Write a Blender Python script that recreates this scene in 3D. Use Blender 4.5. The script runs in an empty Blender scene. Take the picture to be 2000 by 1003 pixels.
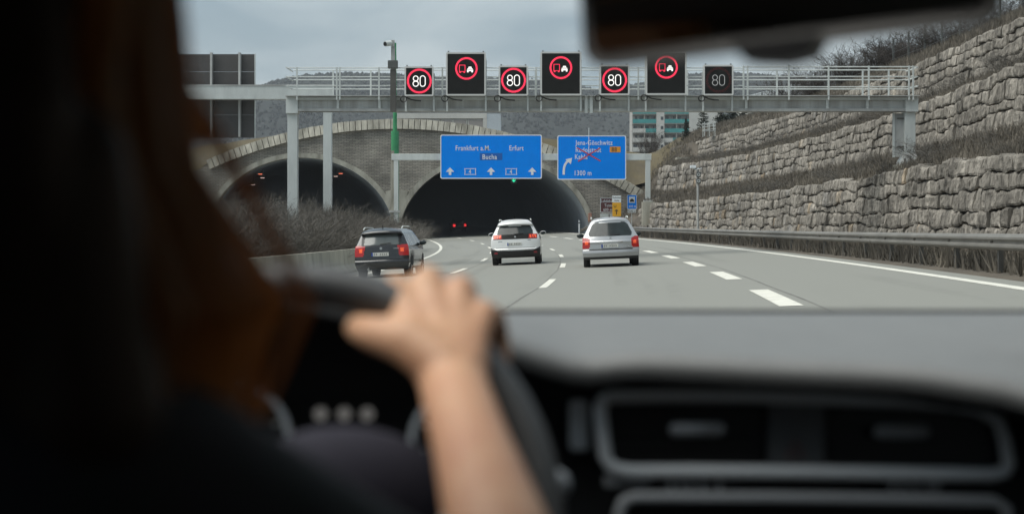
import bpy, bmesh, math, random
import numpy as np
from mathutils import Vector, Matrix, noise as mnoise
random.seed(7); np.random.seed(7)
rng = np.random.default_rng(7)
SC = bpy.context.scene
COL = SC.collection
R = math.radians

# ------------------------------------------------------------------ camera, light, exposure
FP, HY, HC = 3200.0, 456.2, 1.166          # focal length in photo pixels, horizon row, eye height above the lane
cam_d = bpy.data.cameras.new('camera'); cam = bpy.data.objects.new('camera', cam_d); COL.objects.link(cam)
cam.location = (0, 0, HC); cam.rotation_euler = (R(90), 0, 0)
cam_d.sensor_width = 36; cam_d.lens = 36*FP/2000; cam_d.shift_y = -(501.5-HY)/2000
cam_d.clip_start = 0.02; cam_d.clip_end = 6000
cam_d.dof.use_dof = True; cam_d.dof.focus_distance = 62; cam_d.dof.aperture_fstop = 4.6
SC.camera = cam

SUN_EL, SUN_AZ = R(60), R(-82)
world = bpy.data.worlds.new('World'); SC.world = world; world.use_nodes = True
nt = world.node_tree; nt.nodes.clear()
n_out = nt.nodes.new('ShaderNodeOutputWorld'); n_bg = nt.nodes.new('ShaderNodeBackground')
n_sky = nt.nodes.new('ShaderNodeTexSky'); n_sky.sky_type = 'NISHITA'; n_sky.sun_disc = False
n_sky.sun_elevation = SUN_EL; n_sky.sun_rotation = SUN_AZ; n_sky.air_density = 1.2; n_sky.dust_density = 2.5
n_tc = nt.nodes.new('ShaderNodeTexCoord'); n_map = nt.nodes.new('ShaderNodeMapping')
n_map.inputs['Scale'].default_value = (1.0, 1.0, 2.6)
n_no = nt.nodes.new('ShaderNodeTexNoise'); n_no.inputs['Scale'].default_value = 7.0
n_no.inputs['Detail'].default_value = 4.5; n_no.inputs['Roughness'].default_value = 0.5; n_no.inputs['Distortion'].default_value = 0.4
n_cr = nt.nodes.new('ShaderNodeValToRGB')
n_cr.color_ramp.elements[0].position = 0.38; n_cr.color_ramp.elements[0].color = (1.18, 1.52, 1.76, 1)
n_cr.color_ramp.elements[1].position = 0.62; n_cr.color_ramp.elements[1].color = (2.15, 2.42, 2.56, 1)
n_mx = nt.nodes.new('ShaderNodeMixRGB'); n_mx.inputs[0].default_value = 0.93
nt.links.new(n_tc.outputs['Generated'], n_map.inputs['Vector']); nt.links.new(n_map.outputs['Vector'], n_no.inputs['Vector'])
nt.links.new(n_no.outputs['Fac'], n_cr.inputs['Fac'])
nt.links.new(n_sky.outputs['Color'], n_mx.inputs[1]); nt.links.new(n_cr.outputs['Color'], n_mx.inputs[2])
nt.links.new(n_mx.outputs['Color'], n_bg.inputs['Color']); nt.links.new(n_bg.outputs[0], n_out.inputs['Surface'])
n_bg.inputs['Strength'].default_value = 0.10

sun_d = bpy.data.lights.new('sun', 'SUN'); sun_d.energy = 1.5; sun_d.angle = R(58); sun_d.color = (1.0, 0.965, 0.90)
sun = bpy.data.objects.new('sun', sun_d); COL.objects.link(sun)
sd = Vector((math.sin(SUN_AZ)*math.cos(SUN_EL), math.cos(SUN_AZ)*math.cos(SUN_EL)*-1, math.sin(SUN_EL)))
sun.rotation_euler = sd.to_track_quat('Z', 'Y').to_euler()
n_sky.sun_rotation = math.atan2(sd.x, sd.y)
SC.view_settings.view_transform = 'Standard'; SC.view_settings.look = 'None'
SC.view_settings.gamma = 1; SC.view_settings.exposure = 1.36; SC.view_settings.use_curve_mapping = False
SC.cycles.use_denoising = True; SC.cycles.max_bounces = 6; SC.cycles.transparent_max_bounces = 16
SC.cycles.caustics_reflective = False; SC.cycles.caustics_refractive = False

# ------------------------------------------------------------------ geometry of the place
# the motorway: measured stations along a left-hand bend with crossfall and a slight rise
RS, RC0, RA, RK, RK3, RR = 0.0425, -2.292, 0.1067, -0.001204, -1.531e-6, 0.3404e-4
LANE0, LANE1, LANE3, LANE4 = -6.611, -3.376, 3.998, 7.647
def cen(Y): return RC0 + RA*Y + RK/2*Y*Y + RK3/6*Y**3
def head(Y): return RA + RK*Y + RK3/2*Y*Y
def rise(Y): return RR*np.maximum(Y, 0)**2
def rd(o, Y, dz=0.0):
    d = head(Y); n = np.sqrt(1+d*d)
    return (cen(Y)+o/n, Y-o*d/n, RS*np.clip(o, -9, 13)+rise(Y)+dz)
def P(px, py, d): return Vector(((px-1000)/FP*d, d, HC+(HY-py)/FP*d))
def sz(px, d): return px*d/FP

# ------------------------------------------------------------------ objects
def tag(o, label=None, cat=None, group=None, kind=None):
    if label: o['label'] = label
    if cat: o['category'] = cat
    if group: o['group'] = group
    if kind: o['kind'] = kind
    return o
def thing(name, loc, label, cat, group=None, rz=0.0):
    o = bpy.data.objects.new(name, None); o.location = loc; o.rotation_euler = (0, 0, rz); o.empty_display_size = 0.3
    COL.objects.link(o); return tag(o, label, cat, group)
def root_of(o):
    while o.parent is not None: o = o.parent
    return o
def mk(name, V, Fc, m=None, parent=None, smooth=False, local=False, uv=None, mi=None):
    me = bpy.data.meshes.new(name)
    V = np.asarray(V, dtype=float).reshape(-1, 3)
    if parent is not None and not local:
        V = V - np.array(root_of(parent).location)[None, :]
    me.from_pydata(V.tolist(), [], [tuple(int(i) for i in f) for f in Fc])
    if m is not None:
        for q in (m if isinstance(m, (list, tuple)) else [m]): me.materials.append(q)
    if smooth: me.polygons.foreach_set('use_smooth', [True]*len(me.polygons))
    if mi is not None: me.polygons.foreach_set('material_index', list(mi))
    if uv is not None:
        ul = me.uv_layers.new(name='UVMap'); U = np.asarray(uv, dtype=float)
        li = np.empty(len(me.loops), dtype=np.int32); me.loops.foreach_get('vertex_index', li)
        ul.data.foreach_set('uv', U[li].ravel())
    me.update()
    o = bpy.data.objects.new(name, me); COL.objects.link(o)
    if parent is not None: o.parent = parent
    return o
def copy_of(o, parent=None, loc=None):
    c = o.copy(); COL.objects.link(c)
    if parent is not None: c.parent = parent
    if loc is not None: c.location = loc
    return c

class MB:
    """collects shapes for one mesh"""
    def __init__(s): s.v = []; s.f = []
    def add(s, V, Fc):
        b = len(s.v); s.v.extend([tuple(map(float, q)) for q in V]); s.f.extend([tuple(i+b for i in f) for f in Fc]); return s
    def box(s, lo, hi, ch=0.0):
        x0, y0, z0 = lo; x1, y1, z1 = hi
        if ch <= 0:
            return s.add([(x0,y0,z0),(x1,y0,z0),(x1,y1,z0),(x0,y1,z0),(x0,y0,z1),(x1,y0,z1),(x1,y1,z1),(x0,y1,z1)],
                         [(3,2,1,0),(4,5,6,7),(0,1,5,4),(1,2,6,5),(2,3,7,6),(3,0,4,7)])
        bm = bmesh.new(); bmesh.ops.create_cube(bm, size=1)
        for v in bm.verts: v.co = Vector(((x0+x1)/2+v.co.x*(x1-x0), (y0+y1)/2+v.co.y*(y1-y0), (z0+z1)/2+v.co.z*(z1-z0)))
        bmesh.ops.bevel(bm, geom=bm.edges[:], offset=ch, segments=2, affect='EDGES', profile=0.6)
        return s.bm(bm)
    def bm(s, bm):
        bm.verts.ensure_lookup_table(); bm.verts.index_update()
        s.add([v.co for v in bm.verts], [tuple(v.index for v in f.verts) for f in bm.faces]); bm.free(); return s
    def obox(s, c, ax, ay, az):
        """box from centre and three half-axis vectors"""
        c, ax, ay, az = map(Vector, (c, ax, ay, az)); V = []
        for k in (-1, 1):
            for (i, j) in ((-1,-1),(1,-1),(1,1),(-1,1)): V.append(c+ax*i+ay*j+az*k)
        return s.add(V, [(3,2,1,0),(4,5,6,7),(0,1,5,4),(1,2,6,5),(2,3,7,6),(3,0,4,7)])
    def tube(s, pts, r, n=8, cap=True, closed=False):
        pts = [Vector(p) for p in pts]; m = len(pts)
        rr = r if isinstance(r, (list, tuple)) else [r]*m
        V = []; up = None
        for i, p in enumerate(pts):
            if closed: t = (pts[(i+1) % m]-pts[i-1])
            else: t = pts[min(i+1, m-1)]-pts[max(i-1, 0)]
            t.normalize()
            if up is None: up = Vector((0,0,1)) if abs(t.z) < 0.9 else Vector((1,0,0))
            a = t.cross(up); a.normalize(); b = a.cross(t); up = b
            for k in range(n):
                q = 2*math.pi*k/n; V.append(p+a*math.cos(q)*rr[i]+b*math.sin(q)*rr[i])
        Fc = []
        for i in range(m if closed else m-1):
            j = (i+1) % m
            for k in range(n): Fc.append((i*n+k, i*n+(k+1) % n, j*n+(k+1) % n, j*n+k))
        if cap and not closed: Fc += [tuple(range(n))[::-1], tuple((m-1)*n+k for k in range(n))]
        return s.add(V, Fc)
    def cyl(s, a, b, r, n=12): return s.tube([a, b], r, n)
    def prism(s, poly, y0, y1):
        """polygon in (x,z) extruded from y0 to y1"""
        n = len(poly)
        V = [(x, y0, z) for x, z in poly]+[(x, y1, z) for x, z in poly]
        return s.add(V, [tuple(range(n)), tuple(range(2*n-1, n-1, -1))]+[(i, i+n, (i+1) % n+n, (i+1) % n) for i in range(n)])
    def ring(s, c, r0, r1, y0, y1, n=40, a0=0, a1=2*math.pi):
        """flat annulus facing -y, from y0 (front) to y1"""
        full = abs(a1-a0-2*math.pi) < 1e-6; m = n if full else n+1; V = []
        for i in range(m):
            a = a0+(a1-a0)*i/n
            for (r, y) in ((r0,y0),(r1,y0),(r1,y1),(r0,y1)): V.append((c[0]+r*math.cos(a), y, c[1]+r*math.sin(a)))
        Fc = []
        for i in range(n):
            j = (i+1) % m
            for k in range(4): Fc.append((i*4+k, i*4+(k+1) % 4, j*4+(k+1) % 4, j*4+k))
        return s.add(V, Fc)
    def sphere(s, c, r, u=12, v=8, sc=(1,1,1)):
        V = [(c[0], c[1], c[2]+r*sc[2])]
        for j in range(1, v):
            t = math.pi*j/v
            for i in range(u):
                q = 2*math.pi*i/u; V.append((c[0]+r*sc[0]*math.sin(t)*math.cos(q), c[1]+r*sc[1]*math.sin(t)*math.sin(q), c[2]+r*sc[2]*math.cos(t)))
        V.append((c[0], c[1], c[2]-r*sc[2])); Fc = [(0, 1+i, 1+(i+1) % u) for i in range(u)]
        for j in range(v-2):
            for i in range(u): Fc.append((1+j*u+i, 1+(j+1)*u+i, 1+(j+1)*u+(i+1) % u, 1+j*u+(i+1) % u))
        L = len(V)-1; Fc += [(L, 1+(v-2)*u+(i+1) % u, 1+(v-2)*u+i) for i in range(u)]
        return s.add(V, Fc)
    def build(s, name, m=None, parent=None, smooth=False, local=False): return mk(name, s.v, s.f, m, parent, smooth, local)

def grid_faces(nu, nv):
    return [(i*nv+j, (i+1)*nv+j, (i+1)*nv+j+1, i*nv+j+1) for i in range(nu-1) for j in range(nv-1)]

# ------------------------------------------------------------------ materials
def mat(name, col, rough=0.6, metal=0.0, var=0.0, scale=4.0, bump=0.0, bscale=None, stretch=(1,1,1), col2=None, spec=0.5, rnd=0.0, emit=None, estr=0.0, detail=5, coords='Object', coat=0.0):
    m = bpy.data.materials.new(name); m.use_nodes = True; t = m.node_tree; b = t.nodes['Principled BSDF']
    b.inputs['Base Color'].default_value = (*col, 1); b.inputs['Roughness'].default_value = rough; b.inputs['Metallic'].default_value = metal
    b.inputs['Specular IOR Level'].default_value = spec; b.inputs['Coat Weight'].default_value = coat
    if emit: b.inputs['Emission Color'].default_value = (*emit, 1); b.inputs['Emission Strength'].default_value = estr
    if var > 0 or bump > 0:
        tc = t.nodes.new('ShaderNodeTexCoord'); mp = t.nodes.new('ShaderNodeMapping'); mp.inputs['Scale'].default_value = stretch
        t.links.new(tc.outputs[coords], mp.inputs['Vector'])
    last = None
    if var > 0:
        no = t.nodes.new('ShaderNodeTexNoise'); no.inputs['Scale'].default_value = scale; no.inputs['Detail'].default_value = detail
        no.inputs['Roughness'].default_value = 0.62
        t.links.new(mp.outputs[0], no.inputs['Vector'])
        cr = t.nodes.new('ShaderNodeValToRGB'); c2 = col2 or tuple(c*(1-var) for c in col); c1 = col if col2 else tuple(min(1, c*(1+var)) for c in col)
        cr.color_ramp.elements[0].position = 0.32; cr.color_ramp.elements[1].position = 0.68
        cr.color_ramp.elements[0].color = (*c2, 1); cr.color_ramp.elements[1].color = (*c1, 1)
        t.links.new(no.outputs['Fac'], cr.inputs['Fac']); last = cr.outputs['Color']; t.links.new(last, b.inputs['Base Color'])
    if rnd > 0:
        oi = t.nodes.new('ShaderNodeObjectInfo'); hs = t.nodes.new('ShaderNodeHueSaturation'); mr = t.nodes.new('ShaderNodeMapRange')
        mr.inputs['To Min'].default_value = 1-rnd; mr.inputs['To Max'].default_value = 1+rnd
        t.links.new(oi.outputs['Random'], mr.inputs['Value']); t.links.new(mr.outputs[0], hs.inputs['Value'])
        if last is not None: t.links.new(last, hs.inputs['Color'])
        else: hs.inputs['Color'].default_value = (*col, 1)
        t.links.new(hs.outputs[0], b.inputs['Base Color'])
    if bump > 0:
        n2 = t.nodes.new('ShaderNodeTexNoise'); n2.inputs['Scale'].default_value = bscale or scale*3; n2.inputs['Detail'].default_value = 6
        n2.inputs['Roughness'].default_value = 0.65
        t.links.new(mp.outputs[0], n2.inputs['Vector'])
        bp = t.nodes.new('ShaderNodeBump'); bp.inputs['Strength'].default_value = 1.0; bp.inputs['Distance'].default_value = bump
        t.links.new(n2.outputs['Fac'], bp.inputs['Height']); t.links.new(bp.outputs[0], b.inputs['Normal'])
    return m
M = {}
M['galv'] = mat('galvanised_steel', (0.62,0.65,0.63), 0.5, 0.1, var=0.14, scale=1.2, stretch=(1,1,0.3))
M['beam_steel'] = mat('streaked_beam_steel', (0.60,0.62,0.60), 0.55, 0.1, var=0.4, scale=1.0, stretch=(2.2,2.2,0.12), col2=(0.36,0.35,0.33))
M['galv_dirty'] = mat('weathered_steel', (0.45,0.455,0.44), 0.6, 0.1, var=0.28, scale=1.1, stretch=(1,1,0.5))
M['rail_steel'] = mat('guard_rail_steel', (0.20,0.19,0.17), 0.5, 0.3, var=0.2, scale=0.7)
M['post_steel'] = mat('post_steel', (0.12,0.115,0.105), 0.6, 0.4, var=0.2, scale=2)
M['dark_steel'] = mat('dark_grey_paint', (0.10,0.105,0.10), 0.55, var=0.15, scale=2)
M['black'] = mat('black_plastic', (0.012,0.012,0.013), 0.45)
M['panel_black'] = mat('display_black', (0.014,0.014,0.013), 0.5, var=0.2, scale=3, spec=0.25)
M['white_frame'] = mat('white_painted_frame', (0.66,0.66,0.64), 0.45)
M['led_red'] = mat('led_red', (0.5,0.02,0.04), 0.4, emit=(1.0,0.03,0.09), estr=0.40)
M['led_red_dim'] = mat('led_red_faint', (0.2,0.02,0.02), 0.5, emit=(0.9,0.06,0.06), estr=0.04)
M['led_white'] = mat('led_white', (0.8,0.8,0.78), 0.4, emit=(1.0,0.93,0.88), estr=0.36)
M['led_white_dim'] = mat('led_white_faint', (0.3,0.3,0.3), 0.5, emit=(0.9,0.9,0.9), estr=0.07)
M['led_green'] = mat('led_green', (0.05,0.5,0.3), 0.4, emit=(0.03,0.9,0.42), estr=0.45)
M['sign_blue'] = mat('sign_blue_film', (0.0,0.26,1.0), 0.6, spec=0.04, var=0.05, scale=1.5)
M['sign_patch'] = mat('sign_blue_patch', (0.003,0.12,0.48), 0.45)
M['sign_white'] = mat('sign_white_film', (0.80,0.84,0.86), 0.4)
M['sign_red'] = mat('sign_red_tape', (0.62,0.05,0.05), 0.5)
M['sign_orange'] = mat('sign_orange_film', (0.80,0.33,0.02), 0.45)
M['sign_yellow'] = mat('sign_yellow_film', (0.82,0.42,0.02), 0.45)
M['sign_brown'] = mat('sign_brown_film', (0.13,0.035,0.035), 0.5)
M['sign_black'] = mat('sign_black_film', (0.02,0.02,0.02), 0.5)
M['sign_back'] = mat('sign_back_aluminium', (0.085,0.08,0.078), 0.6, 0.2, var=0.12, scale=0.6)
M['conc'] = mat('weathered_concrete', (0.50,0.475,0.40), 0.85, var=0.45, scale=0.9, col2=(0.19,0.18,0.145), stretch=(1.6,1.6,0.35), bump=0.01, rnd=0.12)
M['conc_ring'] = mat('arch_concrete', (0.50,0.48,0.41), 0.85, var=0.4, scale=0.7, col2=(0.20,0.19,0.155), stretch=(1.4,1.4,0.5), bump=0.01)
M['conc_barrier'] = mat('barrier_concrete', (0.52,0.50,0.42), 0.85, var=0.4, scale=1.3, col2=(0.27,0.255,0.21), stretch=(1,1,0.25), bump=0.008)
M['lining'] = mat('tunnel_lining_concrete', (0.52,0.57,0.62), 0.75, var=0.12, scale=0.2)
M['rubber'] = mat('rubber', (0.015,0.015,0.016), 0.8)
M['chrome'] = mat('chrome', (0.6,0.6,0.6), 0.18, 1.0)
M['rim'] = mat('alloy_rim', (0.35,0.36,0.37), 0.35, 0.9)
M['plate'] = mat('plate_white', (0.62,0.62,0.58), 0.5, var=0.25, scale=30)
M['plate_blue'] = mat('plate_blue', (0.01,0.05,0.30), 0.5)
M['car_glass'] = mat('car_glass', (0.028,0.036,0.037), 0.08, spec=0.3, var=0.3, scale=1.5)
M['glass_pale'] = mat('car_glass_pale', (0.11,0.125,0.12), 0.10, spec=0.8, var=0.2, scale=1.5)
M['tail'] = mat('tail_light_red', (0.30,0.010,0.012), 0.2, emit=(1.0,0.03,0.02), estr=0.035, coat=0.5)
M['tail_lit'] = mat('tail_light_lit', (0.7,0.12,0.03), 0.25, emit=(1.0,0.09,0.045), estr=0.17)
M['reflector'] = mat('red_reflector', (0.30,0.02,0.03), 0.3)
M['shade_dark'] = mat('dark_joint_shade', (0.035,0.032,0.028), 0.95, var=0.3, scale=2)  # near-black colour standing in for shade in joints and gaps
# rock: grey limestone with tan and ochre blocks, vertical tool marks
def rock_material():
    m = bpy.data.materials.new('limestone'); m.use_nodes = True; t = m.node_tree; b = t.nodes['Principled BSDF']
    b.inputs['Roughness'].default_value = 0.92; b.inputs['Specular IOR Level'].default_value = 0.2
    N = t.nodes.new; L = t.links.new
    oi = N('ShaderNodeObjectInfo'); cr = N('ShaderNodeValToRGB'); e = cr.color_ramp.elements
    e[0].position = 0; e[0].color = (0.251,0.239,0.222,1); e[1].position = 1; e[1].color = (0.324,0.288,0.238,1)
    for p, c in ((0.3,(0.312,0.291,0.260)),(0.55,(0.262,0.241,0.211)),(0.8,(0.324,0.299,0.260)),(0.965,(0.335,0.266,0.189))):
        q = e.new(p); q.color = (*c,1)
    g = N('ShaderNodeNewGeometry'); L(g.outputs['Random Per Island'], cr.inputs['Fac']); mp = N('ShaderNodeMapping'); mp.inputs['Scale'].default_value = (1,1,0.3); L(g.outputs['Position'], mp.inputs['Vector'])
    n1 = N('ShaderNodeTexNoise'); n1.inputs['Scale'].default_value = 3.6; n1.inputs['Detail'].default_value = 8; n1.inputs['Roughness'].default_value = 0.7
    L(mp.outputs[0], n1.inputs['Vector'])
    r1 = N('ShaderNodeMapRange'); r1.inputs['From Min'].default_value = 0.28; r1.inputs['From Max'].default_value = 0.72
    r1.inputs['To Min'].default_value = 0.25; r1.inputs['To Max'].default_value = 1.72; L(n1.outputs['Fac'], r1.inputs['Value'])
    n2 = N('ShaderNodeTexNoise'); n2.inputs['Scale'].default_value = 0.55; n2.inputs['Detail'].default_value = 3; L(g.outputs['Position'], n2.inputs['Vector'])
    r2 = N('ShaderNodeMapRange'); r2.inputs['From Min'].default_value = 0.3; r2.inputs['From Max'].default_value = 0.7
    r2.inputs['To Min'].default_value = 0.55; r2.inputs['To Max'].default_value = 1.35; L(n2.outputs['Fac'], r2.inputs['Value'])
    mu = N('ShaderNodeMath'); mu.operation = 'MULTIPLY'; L(r1.outputs[0], mu.inputs[0]); L(r2.outputs[0], mu.inputs[1])
    hs = N('ShaderNodeHueSaturation'); L(cr.outputs[0], hs.inputs['Color']); L(mu.outputs[0], hs.inputs['Value']); L(hs.outputs[0], b.inputs['Base Color'])
    n3 = N('ShaderNodeTexNoise'); n3.inputs['Scale'].default_value = 6.5; n3.inputs['Detail'].default_value = 7; n3.inputs['Roughness'].default_value = 0.7; L(mp.outputs[0], n3.inputs['Vector'])
    bp = N('ShaderNodeBump'); bp.inputs['Distance'].default_value = 0.11; bp.inputs['Strength'].default_value = 1.0; L(n3.outputs['Fac'], bp.inputs['Height']); L(bp.outputs[0], b.inputs['Normal'])
    return m
M['rock'] = rock_material()

def asphalt_material():
    m = bpy.data.materials.new('asphalt'); m.use_nodes = True; t = m.node_tree; b = t.nodes['Principled BSDF']; N = t.nodes.new; L = t.links.new
    b.inputs['Roughness'].default_value = 0.7; b.inputs['Specular IOR Level'].default_value = 0.35
    uv = N('ShaderNodeUVMap'); sp = N('ShaderNodeSeparateXYZ'); L(uv.outputs[0], sp.inputs[0])
    g = N('ShaderNodeNewGeometry')
    n1 = N('ShaderNodeTexNoise'); n1.inputs['Scale'].default_value = 3.2; n1.inputs['Detail'].default_value = 12; n1.inputs['Roughness'].default_value = 0.86; L(g.outputs['Position'], n1.inputs['Vector'])
    mp = N('ShaderNodeMapping'); mp.inputs['Scale'].default_value = (0.9, 0.02, 1); L(uv.outputs[0], mp.inputs['Vector'])
    n2 = N('ShaderNodeTexNoise'); n2.inputs['Scale'].default_value = 1.0; n2.inputs['Detail'].default_value = 4; L(mp.outputs[0], n2.inputs['Vector'])
    n3 = N('ShaderNodeTexNoise'); n3.inputs['Scale'].default_value = 0.12; n3.inputs['Detail'].default_value = 3; L(g.outputs['Position'], n3.inputs['Vector'])
    ma = N('ShaderNodeMath'); ma.operation = 'MULTIPLY_ADD'; L(n2.outputs['Fac'], ma.inputs[0]); ma.inputs[1].default_value = 2.1
    mb = N('ShaderNodeMath'); mb.operation = 'MULTIPLY_ADD'; L(n3.outputs['Fac'], mb.inputs[0]); mb.inputs[1].default_value = 0.5; L(ma.outputs[0], mb.inputs[2])
    mc = N('ShaderNodeMath'); mc.operation = 'MULTIPLY_ADD'; L(n1.outputs['Fac'], mc.inputs[0]); mc.inputs[1].default_value = 1.1; L(mb.outputs[0], mc.inputs[2])
    mt = N('ShaderNodeMath'); mt.operation = 'MULTIPLY'; L(sp.outputs['X'], mt.inputs[0]); mt.inputs[1].default_value = 6.2832/1.83
    ms = N('ShaderNodeMath'); ms.operation = 'SINE'; L(mt.outputs[0], ms.inputs[0])
    mw_ = N('ShaderNodeMath'); mw_.operation = 'MULTIPLY_ADD'; L(ms.outputs[0], mw_.inputs[0]); mw_.inputs[1].default_value = 0.055; L(mc.outputs[0], mw_.inputs[2])
    r = N('ShaderNodeMapRange'); r.inputs['From Min'].default_value = 1.5; r.inputs['From Max'].default_value = 2.2
    r.inputs['To Min'].default_value = 0.66; r.inputs['To Max'].default_value = 1.30; L(mw_.outputs[0], r.inputs['Value'])
    hs = N('ShaderNodeHueSaturation'); hs.inputs['Color'].default_value = (0.182,0.183,0.164,1); L(r.outputs[0], hs.inputs['Value']); L(hs.outputs[0], b.inputs['Base Color'])
    bp = N('ShaderNodeBump'); bp.inputs['Distance'].default_value = 0.006; L(n1.outputs['Fac'], bp.inputs['Height']); L(bp.outputs[0], b.inputs['Normal'])
    return m
M['asphalt'] = asphalt_material()
M['tar'] = mat('tar_joint', (0.148,0.145,0.131), 0.75, var=0.3, scale=3)
M['paint'] = mat('road_paint', (0.66,0.65,0.58), 0.7, var=0.14, scale=3.5, coords='Object')
M['soil'] = mat('embankment_soil', (0.14,0.122,0.10), 0.95, spec=0.1, var=0.35, scale=0.5, col2=(0.085,0.078,0.068), bump=0.05, bscale=5)
M['verge'] = mat('verge_earth', (0.115,0.102,0.085), 0.95, spec=0.1, var=0.35, scale=0.8, col2=(0.06,0.055,0.046), bump=0.03, bscale=6)
M['grass_mound'] = mat('winter_grass', (0.14,0.118,0.070), 0.95, spec=0.1, var=0.4, scale=0.25, col2=(0.092,0.081,0.064), bump=0.08, bscale=3)
M['dry_grass'] = mat('dry_grass_blades', (0.21,0.185,0.15), 0.9, spec=0.1, var=0.4, scale=0.35, col2=(0.11,0.10,0.085))
M['twig'] = mat('bare_twigs', (0.125,0.115,0.10), 0.9, var=0.3, scale=0.5)
M['twig_dark'] = mat('dark_twigs', (0.060,0.050,0.044), 0.9, var=0.3, scale=0.5)
M['needle'] = mat('conifer_needles', (0.032,0.045,0.032), 0.85, var=0.4, scale=0.8)
M['bark'] = mat('bark', (0.06,0.05,0.04), 0.9)
M['hill'] = mat('wooded_hillside', (0.040,0.044,0.043), 0.95, spec=0.0, var=0.3, scale=0.012)
M['far_tree'] = mat('far_woodland', (0.040,0.044,0.043), 0.95, spec=0.0, var=0.3, scale=0.02)
M['wall_white'] = mat('white_render', (0.60,0.60,0.57), 0.8, var=0.1, scale=0.3)
M['wall_cream'] = mat('grey_render', (0.40,0.40,0.38), 0.85, var=0.15, scale=0.3)
M['teal'] = mat('turquoise_balcony', (0.06,0.33,0.33), 0.6, var=0.12, scale=0.6)
M['win_dark'] = mat('window_glass', (0.05,0.06,0.07), 0.15, spec=0.7)
M['curtain'] = mat('window_curtain', (0.33,0.31,0.30), 0.8)
M['green_paint'] = mat('green_paint', (0.04,0.27,0.11), 0.5, var=0.15, scale=1.5)
M['roof_white'] = mat('white_roof_sheet', (0.70,0.74,0.76), 0.5)

# brick facing of the portal, courses in the facade plane
def brick_material():
    m = bpy.data.materials.new('portal_stone_courses'); m.use_nodes = True; t = m.node_tree; b = t.nodes['Principled BSDF']; N = t.nodes.new; L = t.links.new
    b.inputs['Roughness'].default_value = 0.9
    g = N('ShaderNodeNewGeometry'); sp = N('ShaderNodeSeparateXYZ'); cb = N('ShaderNodeCombineXYZ'); L(g.outputs['Position'], sp.inputs[0])
    L(sp.outputs['X'], cb.inputs['X']); L(sp.outputs['Z'], cb.inputs['Y'])
    br = N('ShaderNodeTexBrick'); br.inputs['Scale'].default_value = 1.0; br.inputs['Brick Width'].default_value = 0.55; br.inputs['Row Height'].default_value = 0.15
    br.inputs['Mortar Size'].default_value = 0.022; br.inputs['Color1'].default_value = (0.43,0.395,0.335,1); br.inputs['Color2'].default_value = (0.30,0.278,0.24,1)
    br.inputs['Mortar'].default_value = (0.15,0.14,0.122,1); br.inputs['Bias'].default_value = 0.0
    no0 = N('ShaderNodeTexNoise'); no0.inputs['Scale'].default_value = 0.5; no0.inputs['Detail'].default_value = 2
    mx0 = N('ShaderNodeMixRGB'); mx0.blend_type = 'ADD'; mx0.inputs[0].default_value = 0.25; L(cb.outputs[0], no0.inputs['Vector']); L(cb.outputs[0], mx0.inputs[1]); L(no0.outputs['Color'], mx0.inputs[2])
    L(mx0.outputs[0], br.inputs['Vector'])
    no = N('ShaderNodeTexNoise'); no.inputs['Scale'].default_value = 0.4; no.inputs['Detail'].default_value = 6; L(g.outputs['Position'], no.inputs['Vector'])
    r = N('ShaderNodeMapRange'); r.inputs['From Min'].default_value = 0.3; r.inputs['From Max'].default_value = 0.7; r.inputs['To Min'].default_value = 0.6; r.inputs['To Max'].default_value = 1.3; L(no.outputs['Fac'], r.inputs['Value'])
    hs = N('ShaderNodeHueSaturation'); L(br.outputs['Color'], hs.inputs['Color']); L(r.outputs[0], hs.inputs['Value']); L(hs.outputs[0], b.inputs['Base Color'])
    bp = N('ShaderNodeBump'); bp.inputs['Distance'].default_value = 0.05; bp.invert = True; L(br.outputs['Fac'], bp.inputs['Height']); L(bp.outputs[0], b.inputs['Normal'])
    return m
M['brick'] = brick_material()

# ------------------------------------------------------------------ lettering and soft bodies are evaluated first, while the scene is small
TXT = {}
def make_texts(words):
    objs = []
    for w in words:
        c = bpy.data.curves.new('lettering', 'FONT'); c.body = w; c.size = 1.0; c.resolution_u = 3
        c.space_character = 1.08; c.offset = 0.010
        o = bpy.data.objects.new('lettering', c); COL.objects.link(o); objs.append((w, o, c))
    dg = bpy.context.evaluated_depsgraph_get(); dg.update()
    for w, o, c in objs:
        me = bpy.data.meshes.new_from_object(o.evaluated_get(dg))
        V = np.array([v.co[:2] for v in me.vertices]); Fc = [tuple(p.vertices) for p in me.polygons]
        V[:, 0] -= V[:, 0].min(); TXT[w] = (V, Fc)
        bpy.data.meshes.remove(me)
    for w, o, c in objs: bpy.data.objects.remove(o); bpy.data.curves.remove(c)
make_texts(['Frankfurt a.M.','Erfurt','Bucha','4','Jena-Göschwitz','Rudolstadt','Kahla','88','1300 m','Lobdeburg','Tunnel','600 m','U','Radio an'])
CAPH = TXT['U'][0][:, 1].max()

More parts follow.
